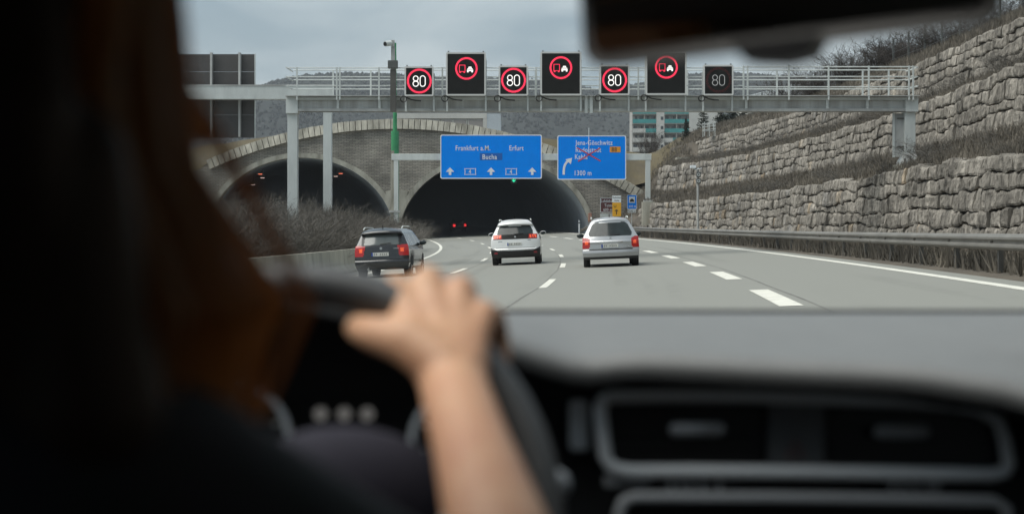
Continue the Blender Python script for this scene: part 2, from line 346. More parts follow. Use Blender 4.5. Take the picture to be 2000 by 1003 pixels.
def blob(chains, voxel, smooth=6):
    """a continuous body grown from tapered limbs: chains of (point, radius)"""
    mb = MB()
    for ch in chains:
        for i, (p, r) in enumerate(ch):
            if isinstance(r, tuple): mb.sphere(p, 1.0, 16, 12, r)
            else: mb.sphere(p, r, 14, 10)
            if i+1 < len(ch) and not isinstance(r, tuple) and not isinstance(ch[i+1][1], tuple):
                mb.tube([p, ch[i+1][0]], [r, ch[i+1][1]], 14)
    me = bpy.data.meshes.new('growth'); me.from_pydata(mb.v, [], mb.f)
    bm = bmesh.new(); bm.from_mesh(me); bmesh.ops.recalc_face_normals(bm, faces=bm.faces); bm.to_mesh(me); bm.free()
    o = bpy.data.objects.new('growth', me); COL.objects.link(o)
    a = o.modifiers.new('r', 'REMESH'); a.mode = 'VOXEL'; a.voxel_size = voxel; a.use_smooth_shade = True
    s = o.modifiers.new('s', 'SMOOTH'); s.iterations = smooth; s.factor = 0.5
    dg = bpy.context.evaluated_depsgraph_get(); dg.update()
    out = bpy.data.meshes.new_from_object(o.evaluated_get(dg))
    bpy.data.objects.remove(o); bpy.data.meshes.remove(me)
    return out
def place_blob(name, me, m, parent):
    me.name = name
    me.materials.clear(); me.materials.append(m)
    off = Vector(root_of(parent).location)
    me.transform(Matrix.Translation(-off))
    o = bpy.data.objects.new(name, me); COL.objects.link(o); o.parent = parent
    return o

# driver: measured joints, right hand over the top of the rim
V3 = Vector
sh_r, sh_l = V3((-0.188,0.66,1.072)), V3((-0.53,0.70,1.085))
neck0, neck1 = V3((-0.265,0.66,1.13)), V3((-0.25,0.69,1.22))
headc = V3((-0.238,0.70,1.30))
elb_r, wri_r = P(1052,1300,0.86), P(888,760,1.125)
elb_l, wri_l = V3((-0.52,0.93,0.92)), V3((-0.345,1.10,0.985))
pel = V3((-0.33,0.52,0.56))
def hand(wrist, mcps, fdirs, thumb, rad):
    ch = []
    pc = sum(mcps, V3((0,0,0)))/4
    for i, m_ in enumerate(mcps):
        base = wrist.lerp(m_, 0.16); mid = wrist.lerp(m_, 0.6)
        ch.append([(base, 0.021), (mid, 0.0125), (m_, rad[i]*1.25)])
        p = m_; c = [(p, rad[i]*1.15)]
        for k, d in enumerate(fdirs[i]):
            p = p+d; c.append((p, rad[i]*(1.0, 0.93, 0.8)[k]))
        ch.append(c)
    for i in range(3): ch.append([(wrist.lerp(mcps[i], 0.72), 0.0118), (wrist.lerp(mcps[i+1], 0.72), 0.0118)])
    ch.append(thumb)
    return ch
mc = [P(772,566,1.195), P(836,549,1.20), P(899,566,1.195), P(944,612,1.18)]
fd = [[V3((-0.006,0.034,-0.002)), V3((-0.002,0.012,-0.022)), V3((0.002,-0.010,-0.017))],
      [V3((-0.002,0.038,0.0)), V3((0,0.013,-0.025)), V3((0.002,-0.012,-0.018))],
      [V3((0.003,0.035,-0.002)), V3((0.002,0.012,-0.023)), V3((0.002,-0.011,-0.017))],
      [V3((0.008,0.028,-0.004)), V3((0.004,0.010,-0.018)), V3((0.002,-0.009,-0.014))]]
th = [(P(868,715,1.135), 0.019), (P(800,665,1.15), 0.0185), (P(735,652,1.165), 0.0135), (P(700,640,1.185), 0.0105)]
hand_r = hand(wri_r, mc, fd, th, (0.0094,0.0097,0.0093,0.0084))
mcl = [wri_l+V3((0.012,0.05,0.062)), wri_l+V3((-0.006,0.056,0.066)), wri_l+V3((-0.022,0.055,0.06)), wri_l+V3((-0.035,0.05,0.05))]
fl = [[V3((0.004,0.03,0.0)), V3((0.004,0.012,-0.02)), V3((0.002,-0.010,-0.016))]]*4
thl = [(wri_l+V3((0.012,0.015,0.02)), 0.017), (wri_l+V3((0.04,0.03,0.035)), 0.014), (wri_l+V3((0.05,0.045,0.055)), 0.010)]
hand_l = hand(wri_l, mcl, fl, thl, (0.0092,0.0095,0.009,0.0082))
body_ch = [[(pel, 0.14), (V3((-0.33,0.56,0.75)), 0.125), (V3((-0.32,0.63,0.95)), 0.13), (V3((-0.32,0.66,1.06)), 0.10)],
    [(sh_r, 0.058), (V3((-0.32,0.66,1.09)), 0.07), (sh_l, 0.058)], [(neck0, 0.052), (neck1, 0.05)],
    [(headc, (0.074,0.093,0.108))], [(headc+V3((0.004,0.055,-0.06)), 0.052), (headc+V3((0.006,0.075,-0.09)), 0.026)],
    [(headc+V3((0.003,0.092,-0.005)), 0.010), (headc+V3((0.004,0.112,-0.035)), 0.013)],
    [(headc+V3((0.004,0.09,-0.068)), 0.016)], [(headc+V3((0.03,0.084,0.002)), 0.0125)], [(headc+V3((-0.024,0.084,0.002)), 0.0125)],
    [(headc+V3((0.076,-0.002,0.004)), 0.010), (headc+V3((0.078,-0.004,-0.03)), 0.009)], [(headc+V3((-0.076,-0.002,0.004)), 0.010), (headc+V3((-0.078,-0.004,-0.03)), 0.009)],
    [(sh_r, 0.042), (sh_r.lerp(elb_r, 0.5), 0.034), (elb_r, 0.033)], [(elb_r, 0.033), (elb_r.lerp(wri_r, 0.35), 0.0325), (elb_r.lerp(wri_r, 0.75), 0.0258), (wri_r, 0.0240)],
    [(sh_l, 0.052), (elb_l, 0.041)], [(elb_l, 0.041), (elb_l.lerp(wri_l, 0.3), 0.041), (wri_l, 0.027)],
    [(pel+V3((0.09,0,0)), 0.09), (V3((-0.22,0.98,0.62)), 0.06), (V3((-0.20,1.25,0.35)), 0.045)],
    [(pel+V3((-0.09,0,0)), 0.09), (V3((-0.42,0.98,0.62)), 0.06), (V3((-0.42,1.25,0.35)), 0.045)]] + hand_r + hand_l
ME_BODY = blob(body_ch, 0.0034, 2)
jac_ch = [[(pel+V3((0,0,0.02)), 0.155), (V3((-0.33,0.56,0.75)), 0.145), (V3((-0.325,0.62,0.95)), 0.15), (V3((-0.32,0.65,1.045)), 0.10)],
    [(sh_r+V3((-0.01,0,0)), 0.066), (V3((-0.32,0.66,1.08)), 0.08), (sh_l, 0.07)], [(neck0+V3((0,0,-0.02)), 0.07), (neck0.lerp(neck1, 0.3), 0.064)],
    [(sh_r, 0.064), (sh_r.lerp(elb_r, 0.3), 0.052), (sh_r.lerp(elb_r, 0.6), 0.043), (elb_r, 0.043), (elb_r.lerp(wri_r, 0.06), 0.043)],
    [(sh_l, 0.065), (elb_l, 0.056), (elb_l.lerp(wri_l, 0.5), 0.05), (elb_l.lerp(wri_l, 0.85), 0.042)]]
ME_JACKET = blob(jac_ch, 0.007, 8)
tro_ch = [[(pel+V3((0,-0.01,-0.04)), 0.15)], [(pel+V3((0.09,0,-0.02)), 0.105), (V3((-0.22,0.98,0.62)), 0.075), (V3((-0.20,1.25,0.36)), 0.06)],
    [(pel+V3((-0.09,0,-0.02)), 0.105), (V3((-0.42,0.98,0.62)), 0.075), (V3((-0.42,1.25,0.36)), 0.06)]]
ME_TROUSERS = blob(tro_ch, 0.012, 4)
# hair: a cap with a dark mass down the back, and thin locks that fall over the right shoulder
hair_ch = [[(headc+V3((-0.004,-0.028,0.012)), (0.088,0.104,0.112))], [(headc+V3((-0.02,-0.03,-0.06)), 0.075), (V3((-0.285,0.64,1.20)), 0.075), (V3((-0.29,0.625,1.09)), 0.065)]]
hair_ch.append([(V3((-0.175,0.625,1.19)), 0.03), (V3((-0.165,0.63,1.10)), 0.032)])
lock_ch = []
for k in range(46):
    a = random.uniform(0, 1)
    top = headc+V3((0.078*math.sin(a*2.6-0.3), -0.075*math.cos(a*2.6-0.3)+0.005, 0.05))
    p1 = headc+V3((0.070+random.uniform(-0.02,0.016), -0.07+a*0.11, -0.03))
    p2 = V3((-0.168+0.036*a+random.uniform(-0.012,0.012), 0.63+0.10*a, 1.185+random.uniform(-0.01,0.01)))
    p3 = V3((-0.138+0.040*a+random.uniform(-0.010,0.008), 0.63+0.12*a, 1.135))
    p4 = V3((-0.147+0.030*a+random.uniform(-0.010,0.008), 0.66+0.11*a, 1.072+random.uniform(-0.015,0.03)))
    r = random.uniform(0.0028, 0.006)
    lock_ch.append([(top, r*1.3), (p1, r*1.5), (p2, r*1.3), (p3, r), (p4, r*0.4)])
    if k < 14: hair_ch.append([(top, 0.012), (p1+V3((-0.012,0,0)), 0.014), (p2+V3((-0.02,-0.01,0)), 0.012), (p3+V3((-0.035,-0.02,0)), 0.008)])
for k in range(26):
    x = random.uniform(-0.09, 0.06)
    hair_ch.append([(headc+V3((x*0.9,-0.10+abs(x)*0.3,0.0)), 0.016), (headc+V3((x*1.1,-0.10,-0.09)), 0.016), (headc+V3((x*1.1,-0.085,-0.2+random.uniform(-0.02,0.02))), 0.010)])
    hair_ch.append([(headc+V3((-0.085,-0.05+x*0.6,0.0)), 0.014), (headc+V3((-0.10,-0.05+x*0.6,-0.10)), 0.015), (headc+V3((-0.10,-0.03+x*0.6,-0.22)), 0.009)])
ME_HAIR = blob(hair_ch, 0.0045, 4)
ME_LOCKS = blob(lock_ch, 0.0024, 2)
# ------------------------------------------------------------------ setting
def sheet(name, os_, Ys, zf, m, uvs=True, parent=None):
    V = []; U = []
    for o in os_:
        for Y in Ys:
            x, y, z = rd(o, Y); V.append((x, y, z+zf)); U.append((o, Y))
    return mk(name, V, [f[::-1] for f in grid_faces(len(os_), len(Ys))], m, parent, True, uv=U)
Ys_road = list(np.arange(-14, 300, 2.0))
road = tag(sheet('road', list(np.linspace(-8.4, 8.25, 12)), Ys_road, 0.0, M['asphalt']), kind='structure')
for o0, o1, Ya, Yb, mm, nm in [(LANE0-0.10, LANE0+0.10, -10, 230, 'paint', 'edge_line'), (LANE4-0.12, LANE4+0.12, -10, 230, 'paint', 'edge_line')]:
    sheet(nm, [o0, o1], list(np.arange(Ya, Yb, 1.5)), 0.005, M[mm], parent=road)
def dashes(o, w, first, per, ln, n):
    for k in range(n):
        c = first+per*k
        sheet('lane_dash', [o-w/2, o+w/2], list(np.linspace(c-ln/2, c+ln/2, 5)), 0.006, M['paint'], parent=road)
dashes(LANE1, 0.17, 17.5, 18, 6, 11)
dashes(0.0, 0.17, 19, 18, 6, 11)
dashes(LANE3, 0.33, 13.5, 12, 6, 15)
# tar joints beside the lane lines: thin, wandering
for o_, a_, b_ in ((-0.12, 4, 120), (LANE1+0.16, 4, 120), (LANE3+0.33, 4, 90)):
    V = []; Yl = np.arange(a_, b_, 0.6)
    for o2 in (0, 1):
        for Y in Yl:
            w = 0.012+0.02*abs(mnoise.noise((o_, Y*0.7, 2))); c = o_+0.05*mnoise.noise((o_*3, Y*0.15, 5))
            x, y, z = rd(c+(w if o2 else -w), Y); V.append((x, y, z+0.003))
    mk('tar_joint', V, [f[::-1] for f in grid_faces(2, len(Yl))], M['tar'], road)
# opposite carriageway and median
tag(sheet('opposite_carriageway', list(np.linspace(-28, -14.5, 6)), list(np.arange(-14, 260, 4.0)), 0.02, M['asphalt']), kind='structure')
V = []; os_ = [-60, -29, -14.4, -12, -9, -8.3]; Yl = list(np.arange(-14, 164.8, 4.0))+[164.9]
for o in os_:
    for Y in Yl:
        x, y, z = rd(o, Y); V.append((x, y, z+(-0.06 if o > -13 and o > -8.5 else -0.03 if o < -14 else 0.12)))
tag(mk('median_strip', V, [f[::-1] for f in grid_faces(len(os_), len(Yl))], M['verge'], None, True), kind='structure')
tag(mk('ground', [(-1400,-40,-1.6),(1400,-40,-1.6),(1400,2500,-1.6),(-1400,2500,-1.6)], [(0,1,2,3)], M['verge']), kind='structure')

# ---- hillside with three terraces
t1_top = lambda Y: np.interp(Y, [40,60,100,150], [3.30,3.62,3.68,3.85])
t2_bot = lambda Y: np.interp(Y, [50,120,160], [5.0,5.02,5.35])
t2_top = lambda Y: np.interp(Y, [50,57,80,105,130,160], [7.35,7.3,7.02,7.08,7.25,7.75])
t3_bot = lambda Y: np.interp(Y, [60,110,150], [8.55,8.35,8.2])
t3_top = lambda Y: np.interp(Y, [60,70,124,150], [10.65,10.55,10.2,10.3])
O1, O2, O3 = 12.5, 16.0, 19.5
HS = lambda o: float(np.interp(o, [8.25,11.5,20,23,40,120], [0.35,1.2,10.3,12.2,13.2,16]))
def sstep(a, b, x): t = min(1, max(0, (x-a)/(b-a))); return t*t*(3-2*t)
def terr_profile(Y):
    g = rise(Y)
    pts = [(8.25, RS*8.25+g-0.02), (9.4, RS*9.4+g+0.02), (11.2, RS*11.2+g+0.12), (O1+0.42, RS*13+g+0.3), (O1+0.45, float(t1_top(Y))-0.16),
           (14.6, float(t1_top(Y))+0.55), (O2+0.42, float(t2_bot(Y))+0.1), (O2+0.45, float(t2_top(Y))-0.16), (18.2, float(t2_top(Y))+0.5),
           (O3+0.42, float(t3_bot(Y))+0.1), (O3+0.45, float(t3_top(Y))-0.16), (21.4, 11.25), (23.2, 12.2), (40, 13.2), (120, 16)]
    w1 = sstep(149, 153, Y); w = sstep(159, 164, Y); out = []
    for o, z in pts:
        k = max(w, w1 if o < 14.7 else 0.0); h = HS(o) if o > 9 else z
        n = 0.16*mnoise.noise((o*0.5, Y*0.25, 3.3)) if o > 9.5 else 0
        out.append((o, z*(1-k)+h*k+n))
    return out
Yl = list(np.arange(-14, 176, 1.5)); V = []
prof = [terr_profile(Y) for Y in Yl]; no = len(prof[0])
for i in range(no):
    for j, Y in enumerate(Yl):
        o, z = prof[j][i]; x, y, _ = rd(o, Y); V.append((x, y, z))
hillside = tag(mk('hillside', V, [f[::-1] for f in grid_faces(no, len(Yl))], M['soil'], None, True), kind='structure')

# ---- dry stone walls: every block a part
def stone_wall(label, o_face, Ya, Yb, zb, zt, n, lmin, lmax, seed):
    rr = random.Random(seed)
    x, y, z = rd(o_face, (Ya+Yb)/2)
    root = thing('stone_wall', (x, y, float(zb((Ya+Yb)/2))), label, 'stone wall', 'stone terrace walls on the slope')
    blocks = []
    def cz(i, Y):
        b, t = float(zb(Y)), float(zt(Y))
        if i == 0: return b-0.15
        q = (Y+i*0.77)/2.3; k_ = math.floor(q); f_ = min(1, (q-k_)/0.12)
        st_ = 0.20*((math.sin(k_*12.9898+i*78.2+seed)*43758.5) % 1-0.5)*f_+0.20*((math.sin((k_-1)*12.9898+i*78.2+seed)*43758.5) % 1-0.5)*(1-f_)
        e = 0.17*mnoise.noise((Y*0.25, i*3.7, seed))+0.10*mnoise.noise((Y*1.1, i*5.1, seed+2))+st_*(1 if 0 < i < n else 0.7)
        return b+(t-b)*i/n+(e if i < n else e*0.8)
    for i in range(n):
        Y = Ya+rr.uniform(-0.8, 0.4)
        while Y < Yb:
            L = rr.uniform(lmin, lmax)*(0.7 if rr.random() < 0.25 else 1.0); L *= 1+0.0015*(Y-60)
            Ye = Y+L; gap = 0.010; proud = rr.uniform(-0.07, 0.06); slant = rr.uniform(-0.10, 0.10); sl2 = rr.uniform(-0.10, 0.10)
            dv = rr.uniform(-0.07, 0.07); so = rr.uniform(0, 99)
            nu, nv = (13, 8) if Y < 80 else (9, 6) if Y < 115 else (6, 4)
            V = []
            for a in range(nu):
                u = a/(nu-1)
                for c in range(nv):
                    v = c/(nv-1)
                    yy = Y+gap+(L-2*gap)*u+(slant if u < .5 else sl2)*(v-.5)*abs(2*u-1)
                    z0, z1 = cz(i, yy)+0.03, cz(i+1, yy)-0.035
                    zz = z0+(z1-z0)*v+dv*(u-.5)*(0.6 if 0 < c < nv-1 else 0)
                    eu, ev = min(u, 1-u)*2, min(v, 1-v)*2
                    rnd_ = 0.018*max(0, 1-eu*6)**2+0.035*max(0, 1-ev*7)**2
                    nz = 0.06*mnoise.noise((yy*1.5+so, zz*1.6, so))+0.08*mnoise.noise((yy*3.6+so, zz*1.0, so))+0.045*mnoise.noise((yy*8+so, zz*6, so))
                    oo = o_face-proud+rnd_+nz+0.10*(zz-float(zb(yy)))
                    zj = 0.045*mnoise.noise((yy*2.4, so, zz*3))*(1 if 0 < v < 1 else 1.3)
                    px_, py_, _ = rd(oo, yy); V.append((px_, py_, zz+zj))
            Fc = [f[::-1] for f in grid_faces(nu, nv)]
            border = [a*nv for a in range(nu)]+[(nu-1)*nv+c for c in range(1, nv)]+[a*nv+nv-1 for a in range(nu-2, -1, -1)]+[c for c in range(nv-2, 0, -1)]
            b0 = len(V); dx, dy = 0.55, head(Y)*-0.55
            for q in border: p = V[q]; V.append((p[0]+dx, p[1]+dy, p[2]))
            m_ = len(border)
            for k in range(m_): Fc.append((border[k], border[(k+1) % m_], b0+(k+1) % m_, b0+k))
            blocks.append((L/Y, V, Fc)); Y = Ye
    blocks.sort(key=lambda q: -q[0])
    for _q, V, Fc in blocks[:295]: mk('block', V, Fc, M['rock'], root)
    if blocks[295:]:
        mb = MB()
        for _q, V, Fc in blocks[295:]: mb.add(V, Fc)
        tag(mb.build('small_far_blocks', M['rock'], root), kind='stuff')
    return root
stone_wall('lowest dry stone wall of big grey blocks right behind the guard rail', O1, 35, 150, lambda Y: RS*12.5+rise(Y)+0.25, t1_top, 5, 0.7, 2.1, 11)
stone_wall('middle dry stone wall of rough blocks at the height of the big gantry leg', O2, 46, 160, t2_bot, t2_top, 4, 0.65, 1.7, 23)
stone_wall('topmost dry stone wall of rough blocks just below the wire fence', O3, 57, 157, t3_bot, t3_top, 4, 0.65, 1.7, 37)

# ---- dead grass on the terraces and verges: nobody could count it
def blades(name, areas, m):
    V = []; Fc = []
    for (o0, o1, Y0, Y1, n, h) in areas:
        for _ in range(n):
            o = random.uniform(o0, o1); Y = Y0+(Y1-Y0)*random.random()**1.25
            pr = terr_profile_cache(Y); z = float(np.interp(o, pr[0], pr[1])); x, y, _z = rd(o, Y)
            for _b in range(5):
                a = random.uniform(0, 6.28); l = h*random.uniform(0.5, 1.3); w = 0.02+0.012*random.random()
                bx, by = x+random.uniform(-.22,.22), y+random.uniform(-.22,.22); lean = random.uniform(0.05, 0.75)*l
                i = len(V); V += [(bx-w*math.cos(a), by-w*math.sin(a), z-0.06), (bx+w*math.cos(a), by+w*math.sin(a), z-0.06), (bx+lean*math.cos(a*3), by+lean*math.sin(a*3), z+l)]
                Fc.append((i, i+1, i+2))
    return tag(mk(name, V, Fc, m), kind='stuff')
_tp = {}
def terr_profile_cache(Y):
    k = round(Y/1.5)
    if k not in _tp: p = terr_profile(k*1.5); _tp[k] = ([q[0] for q in p], [q[1] for q in p])
    return _tp[k]
blades('dry_grass', [(13.1, 16.2, 38, 165, 6500, 0.30), (16.6, 19.7, 48, 168, 5200, 0.30), (20.1, 23.5, 58, 170, 4200, 0.34), (9.3, 12.4, 24, 160, 3800, 0.26), (8.95, 9.9, 22, 158, 5200, 0.44), (12, 23, 158, 176, 1500, 0.4)], M['dry_grass'])

# ---- guard rail
gx, gy, gz = rd(8.75, 80)
rail = thing('guard_rail', (gx, gy, gz), 'long grey steel guard rail along the right edge of the road', 'guard rail')
prof_w = [(0.0,0.76),(-0.035,0.745),(-0.075,0.70),(-0.075,0.66),(-0.02,0.625),(-0.005,0.605),(-0.02,0.585),(-0.075,0.55),(-0.075,0.51),(-0.035,0.465),(0.0,0.45)]
Yr = list(np.arange(10, 163, 2.0)); V = []
for (po, pz) in prof_w:
    for Y in Yr:
        dz = -0.45*sstep(156, 163, Y); x, y, z = rd(8.75+po, Y); V.append((x, y, z+pz+dz))
mk('rail_beam', V, grid_faces(len(prof_w), len(Yr)), M['rail_steel'], rail, False)
for k, Y in enumerate(np.arange(12, 156, 4.0)):
    mb = MB(); x, y, z = rd(8.87, Y); mb.box((x-0.03, y-0.05, z-0.3), (x+0.06, y+0.05, z+0.74)); mb.build('post', M['post_steel'], rail)
    if Y < 60:
        mb = MB(); x, y, z = rd(8.70, Y); mb.box((x-0.02, y-0.02, z+0.59), (x+0.12, y+0.02, z+0.62)); mb.build('bolt', M['post_steel'], rail)

# ---- concrete barrier in the median, cast sections
bx, by, bz = rd(-7.75, 50)
barr = thing('concrete_barrier', (bx, by, bz), 'pale stained concrete barrier along the left edge line', 'barrier')
pb = [(-0.30,-0.05),(-0.30,0.08),(-0.14,0.30),(-0.09,0.82),(0.09,0.82),(0.14,0.30),(0.30,0.08),(0.30,-0.05)]
Y = 8.0
while Y < 74:
    Ye = Y+5.96; V = []
    for (po, pz) in pb:
        for YY in np.linspace(Y, Ye, 4):
            x, y, z = rd(-7.75+po, YY); V.append((x, y, z+pz))
    n = len(pb); Fc = [f for f in grid_faces(n, 4)]+[tuple(i*4 for i in range(n)), tuple(i*4+3 for i in range(n))[::-1]]
    mk('barrier_section', V, Fc, M['conc_barrier'], barr); Y += 6.0

# ---- tunnel portal
PY = 165.0; PS = PY/FP
CX, CZ, CR = (775-1000)*PS, HC+(HY-233)*PS, 900*PS
def crest(x): d = min(abs(x-CX), CR*0.98); return CZ-(CR-math.sqrt(CR*CR-d*d))
Z0, ZA = HC+(HY-465)*PS, HC+(HY-307)*PS
AR = [((966-1000)*PS, 188*PS), ((588-1000)*PS, 184*PS)]
def arch(x):
    z = -1.5
    for c, a in AR:
        t = (x-c)/(a+0.0)
        if abs(t) < 1: z = max(z, Z0+(ZA-Z0)*math.sqrt(1-t*t))
    return z
portal = thing('tunnel_portal', (CX, PY, Z0), 'twin arched tunnel mouth faced with brown stone courses under a concrete crest', 'tunnel portal')
xs = list(np.arange(CX-40, 13.45, 0.16)); V = []; n = len(xs)
for x in xs:
    zt, zb = crest(x)-0.5, arch(x)
    for k in range(2):
        yy = PY+1.6*k; V += [(x, yy, min(zb, zt)), (x, yy, zt)]
Fc = []
for i in range(n-1):
    a, b = i*4, (i+1)*4
    Fc += [(a, b, b+1, a+1), (a+2, a+3, b+3, b+2), (a, a+2, b+2, b), (a+1, b+1, b+3, a+3)]
Fc += [(0, 1, 3, 2), ((n-1)*4, (n-1)*4+2, (n-1)*4+3, (n-1)*4+1)]
mk('stone_facing', V, Fc, M['brick'], portal)
for c, a in AR:                                     # concrete rings round the mouths
    V = []; m_ = 72
    for i in range(m_+1):
        q = math.pi*i/m_; 
        for (da, yy) in ((0.0, PY-0.16), (0.52, PY-0.16), (0.52, PY+0.2), (0.0, PY+1.2)):
            V.append((c+(a-0.04+da)*math.cos(q), yy, Z0+(ZA-Z0-0.04+da*0.92)*math.sin(q)))
    mk('arch_ring', V, [(i*4+k, (i+1)*4+k, (i+1)*4+(k+1) % 4, i*4+(k+1) % 4) for i in range(m_) for k in range(4)], M['conc_ring'], portal)
    V = []; Yt = np.arange(PY+0.4, PY+150, 3.0)      # lining follows the bend
    for Y in Yt:
        dx, dz = cen(Y)-cen(PY), rise(Y)-rise(PY)
        for i in range(41):
            q = math.pi*(-0.06+1.12*i/40); V.append((c+dx+(a-0.02)*math.cos(q), Y, Z0+dz+(ZA-Z0-0.02)*math.sin(q)))
    mk('tunnel_lining', V, grid_faces(len(Yt), 41), M['lining'], portal, True)
    e = [V[(len(Yt)-1)*41+i] for i in range(41)]; mk('tunnel_end', e, [tuple(range(41))], M['lining'], portal)
# concrete wedge where the two arches meet
xm = ((AR[0][0]-AR[0][1])+(AR[1][0]+AR[1][1]))/2; mb = MB()
w_t = 1.15; zt_ = Z0+5.0
mb.prism([(xm-0.28, Z0-0.8), (xm+0.28, Z0-0.8), (xm+0.34, Z0+2.2), (xm+w_t, zt_-0.3), (xm, zt_), (xm-w_t, zt_-0.3), (xm-0.34, Z0+2.2)], PY-0.14, PY+0.3)
mb.build('arch_pillar', M['conc_ring'], portal)
# parapet blocks along the crest
ang = -math.asin(min(1, 19.2/CR)); end = math.asin(25.0/CR); step = 0.60/CR
while ang < end:
    V = []
    jit = random.uniform(-0.02, 0.02)
    for (r_, yy) in ((CR-0.98, PY-0.42), (CR+0.02+jit, PY-0.10), (CR+0.06+jit, PY+1.7), (CR-0.98, PY+1.7)):
        for aa in (ang+0.035/CR, ang+step-0.035/CR):
            V.append((CX+r_*math.sin(aa), yy, CZ-CR+r_*math.cos(aa)))
    mk('parapet_block', V, [(0,1,3,2),(2,3,5,4),(4,5,7,6),(6,7,1,0),(0,2,4,6),(1,7,5,3)], M['conc'], portal)
    ang += step
mb = MB()                                            # dark tube inside the block row, shade of the joints put into its colour
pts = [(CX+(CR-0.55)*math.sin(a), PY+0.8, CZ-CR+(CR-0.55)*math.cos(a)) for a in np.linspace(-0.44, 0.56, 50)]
mb.tube(pts, 0.36, 6); mb.build('joint_shade', M['shade_dark'], portal)

# ---- terrain behind the portal and the plateau
def tz(X, Y):
    c_ = crest(X)-0.45+(Y-166.4)*0.55
    mound = min(11.8-0.00315*(X-CX)**2, c_)
    o = X-cen(min(Y, 178)); w = max(mound, HS(max(o, 9.5)) if o > 9.5 else -9)
    return max(w, -1.5)+0.2*mnoise.noise((X*0.2, Y*0.2, 0))
Xl = list(np.arange(-140, 60, 2.0))+list(np.arange(60, 240, 12.0)); Yl2 = [166.7, 168]+list(np.arange(170, 230, 3.0))+list(np.arange(230, 460, 15.0)); V = []
for X in Xl:
    for Y in Yl2: V.append((X, Y, tz(X, Y)))
tag(mk('grassy_mound', V, [f[::-1] for f in grid_faces(len(Xl), len(Yl2))], M['grass_mound'], None, True), kind='structure')

# ---- wooded hill far behind
RID = 2000.0
def ridge(X):
    px = 1000+X/RID*FP
    y = np.interp(px, [200,430,500,545,600,680,760,850,950,1050,1100,1180,1250,1340,1440,1600,1800,2100], [235,205,188,172,162,158,160,166,167,172,182,190,178,160,158,170,190,220])
    return HC+(HY-y)/FP*RID
Xh = list(np.arange(-700, 720, 12.0)); tt = np.linspace(0, 1, 22); V = []
for X in Xh:
    for t in tt:
        z = ridge(X)*(0.5-0.5*math.cos(math.pi*min(1, t*1.05)))
        V.append((X*(0.75+0.25*t), 1150+850*t, max(-1.7, z-1.6*(1-t))+5*mnoise.noise((X*0.01, t*6, 1))*t*(1-t)*4))
tag(mk('hill', V, [f[::-1] for f in grid_faces(len(Xh), len(tt))], M['hill'], None, True), kind='structure')
V = []; Fc = []
for k in range(26000):
    X = random.uniform(-690, 700); t = random.random()**0.55 if k > 3500 else random.uniform(0.93, 1.0)
    z = ridge(X)*(0.5-0.5*math.cos(math.pi*min(1, t*1.05)))-3; x, y = X*(0.75+0.25*t), 1150+850*t
    h = (random.uniform(6, 10) if t > 0.93 else random.uniform(3, 6)); r = h*random.uniform(0.25, 0.5); b = len(V)
    for (fr, fz) in ((0.6, 0.15), (1.0, 0.45), (0.62, 0.8)):
        for q in range(6): a = q*1.047+k; V.append((x+r*fr*math.cos(a)*random.uniform(.8,1.2), y+r*fr*math.sin(a), z+h*fz*random.uniform(.9,1.1)))
    V.append((x, y, z+h))
    for lv in (0, 1):
        for q in range(6): Fc.append((b+lv*6+q, b+lv*6+(q+1) % 6, b+lv*6+6+(q+1) % 6, b+lv*6+6+q))
    for q in range(6): Fc.append((b+12+q, b+12+(q+1) % 6, b+18))
tag(mk('far_forest', V, Fc, M['far_tree'], None, True), kind='stuff')
# ------------------------------------------------------------------ buildings behind
def px_x(px, d): return (px-1000)/FP*d
def px_z(py, d): return HC+(HY-py)/FP*d
# apartment block with turquoise balconies
D = 470.0; s = D/FP
ap = thing('apartment_block', (px_x(1235, D), D, 10), 'white apartment block with turquoise balcony fronts behind the conifers', 'apartment block')
zt_ = px_z(196, D); st = 18.3*s; x0, x1, x2, x3 = px_x(1235.5, D), px_x(1282, D), px_x(1297.5, D), px_x(1346, D); x4 = px_x(1410, D)
mb = MB(); mb.box((x0, D+1.6, 10), (x1, D+12, zt_)); mb.build('wall', M['wall_cream'], ap)
mb = MB(); mb.box((x1, D-0.2, 10), (x2, D+12, zt_+0.6)); mb.build('stair_tower', M['wall_white'], ap)
mb = MB(); mb.box((x2, D+1.6, 10), (x3, D+12, zt_)); mb.build('wall', M['wall_cream'], ap)
mb = MB(); mb.box((x3, D-0.1, 10), (x4, D+12, zt_-0.3)); mb.build('side_wall', M['wall_white'], ap)
mb = MB(); mb.box((x0-0.3, D+0.2, zt_), (x3, D+12, zt_+0.5)); mb.build('roof', M['wall_white'], ap)
zb0 = px_z(240.5, D)
teal_at = {(0,0):(0,1),(0,1):(0.55,1),(1,0):(0,1),(1,1):(0,1),(1,2):(0.35,1),(1,3):(0.35,0.8)}
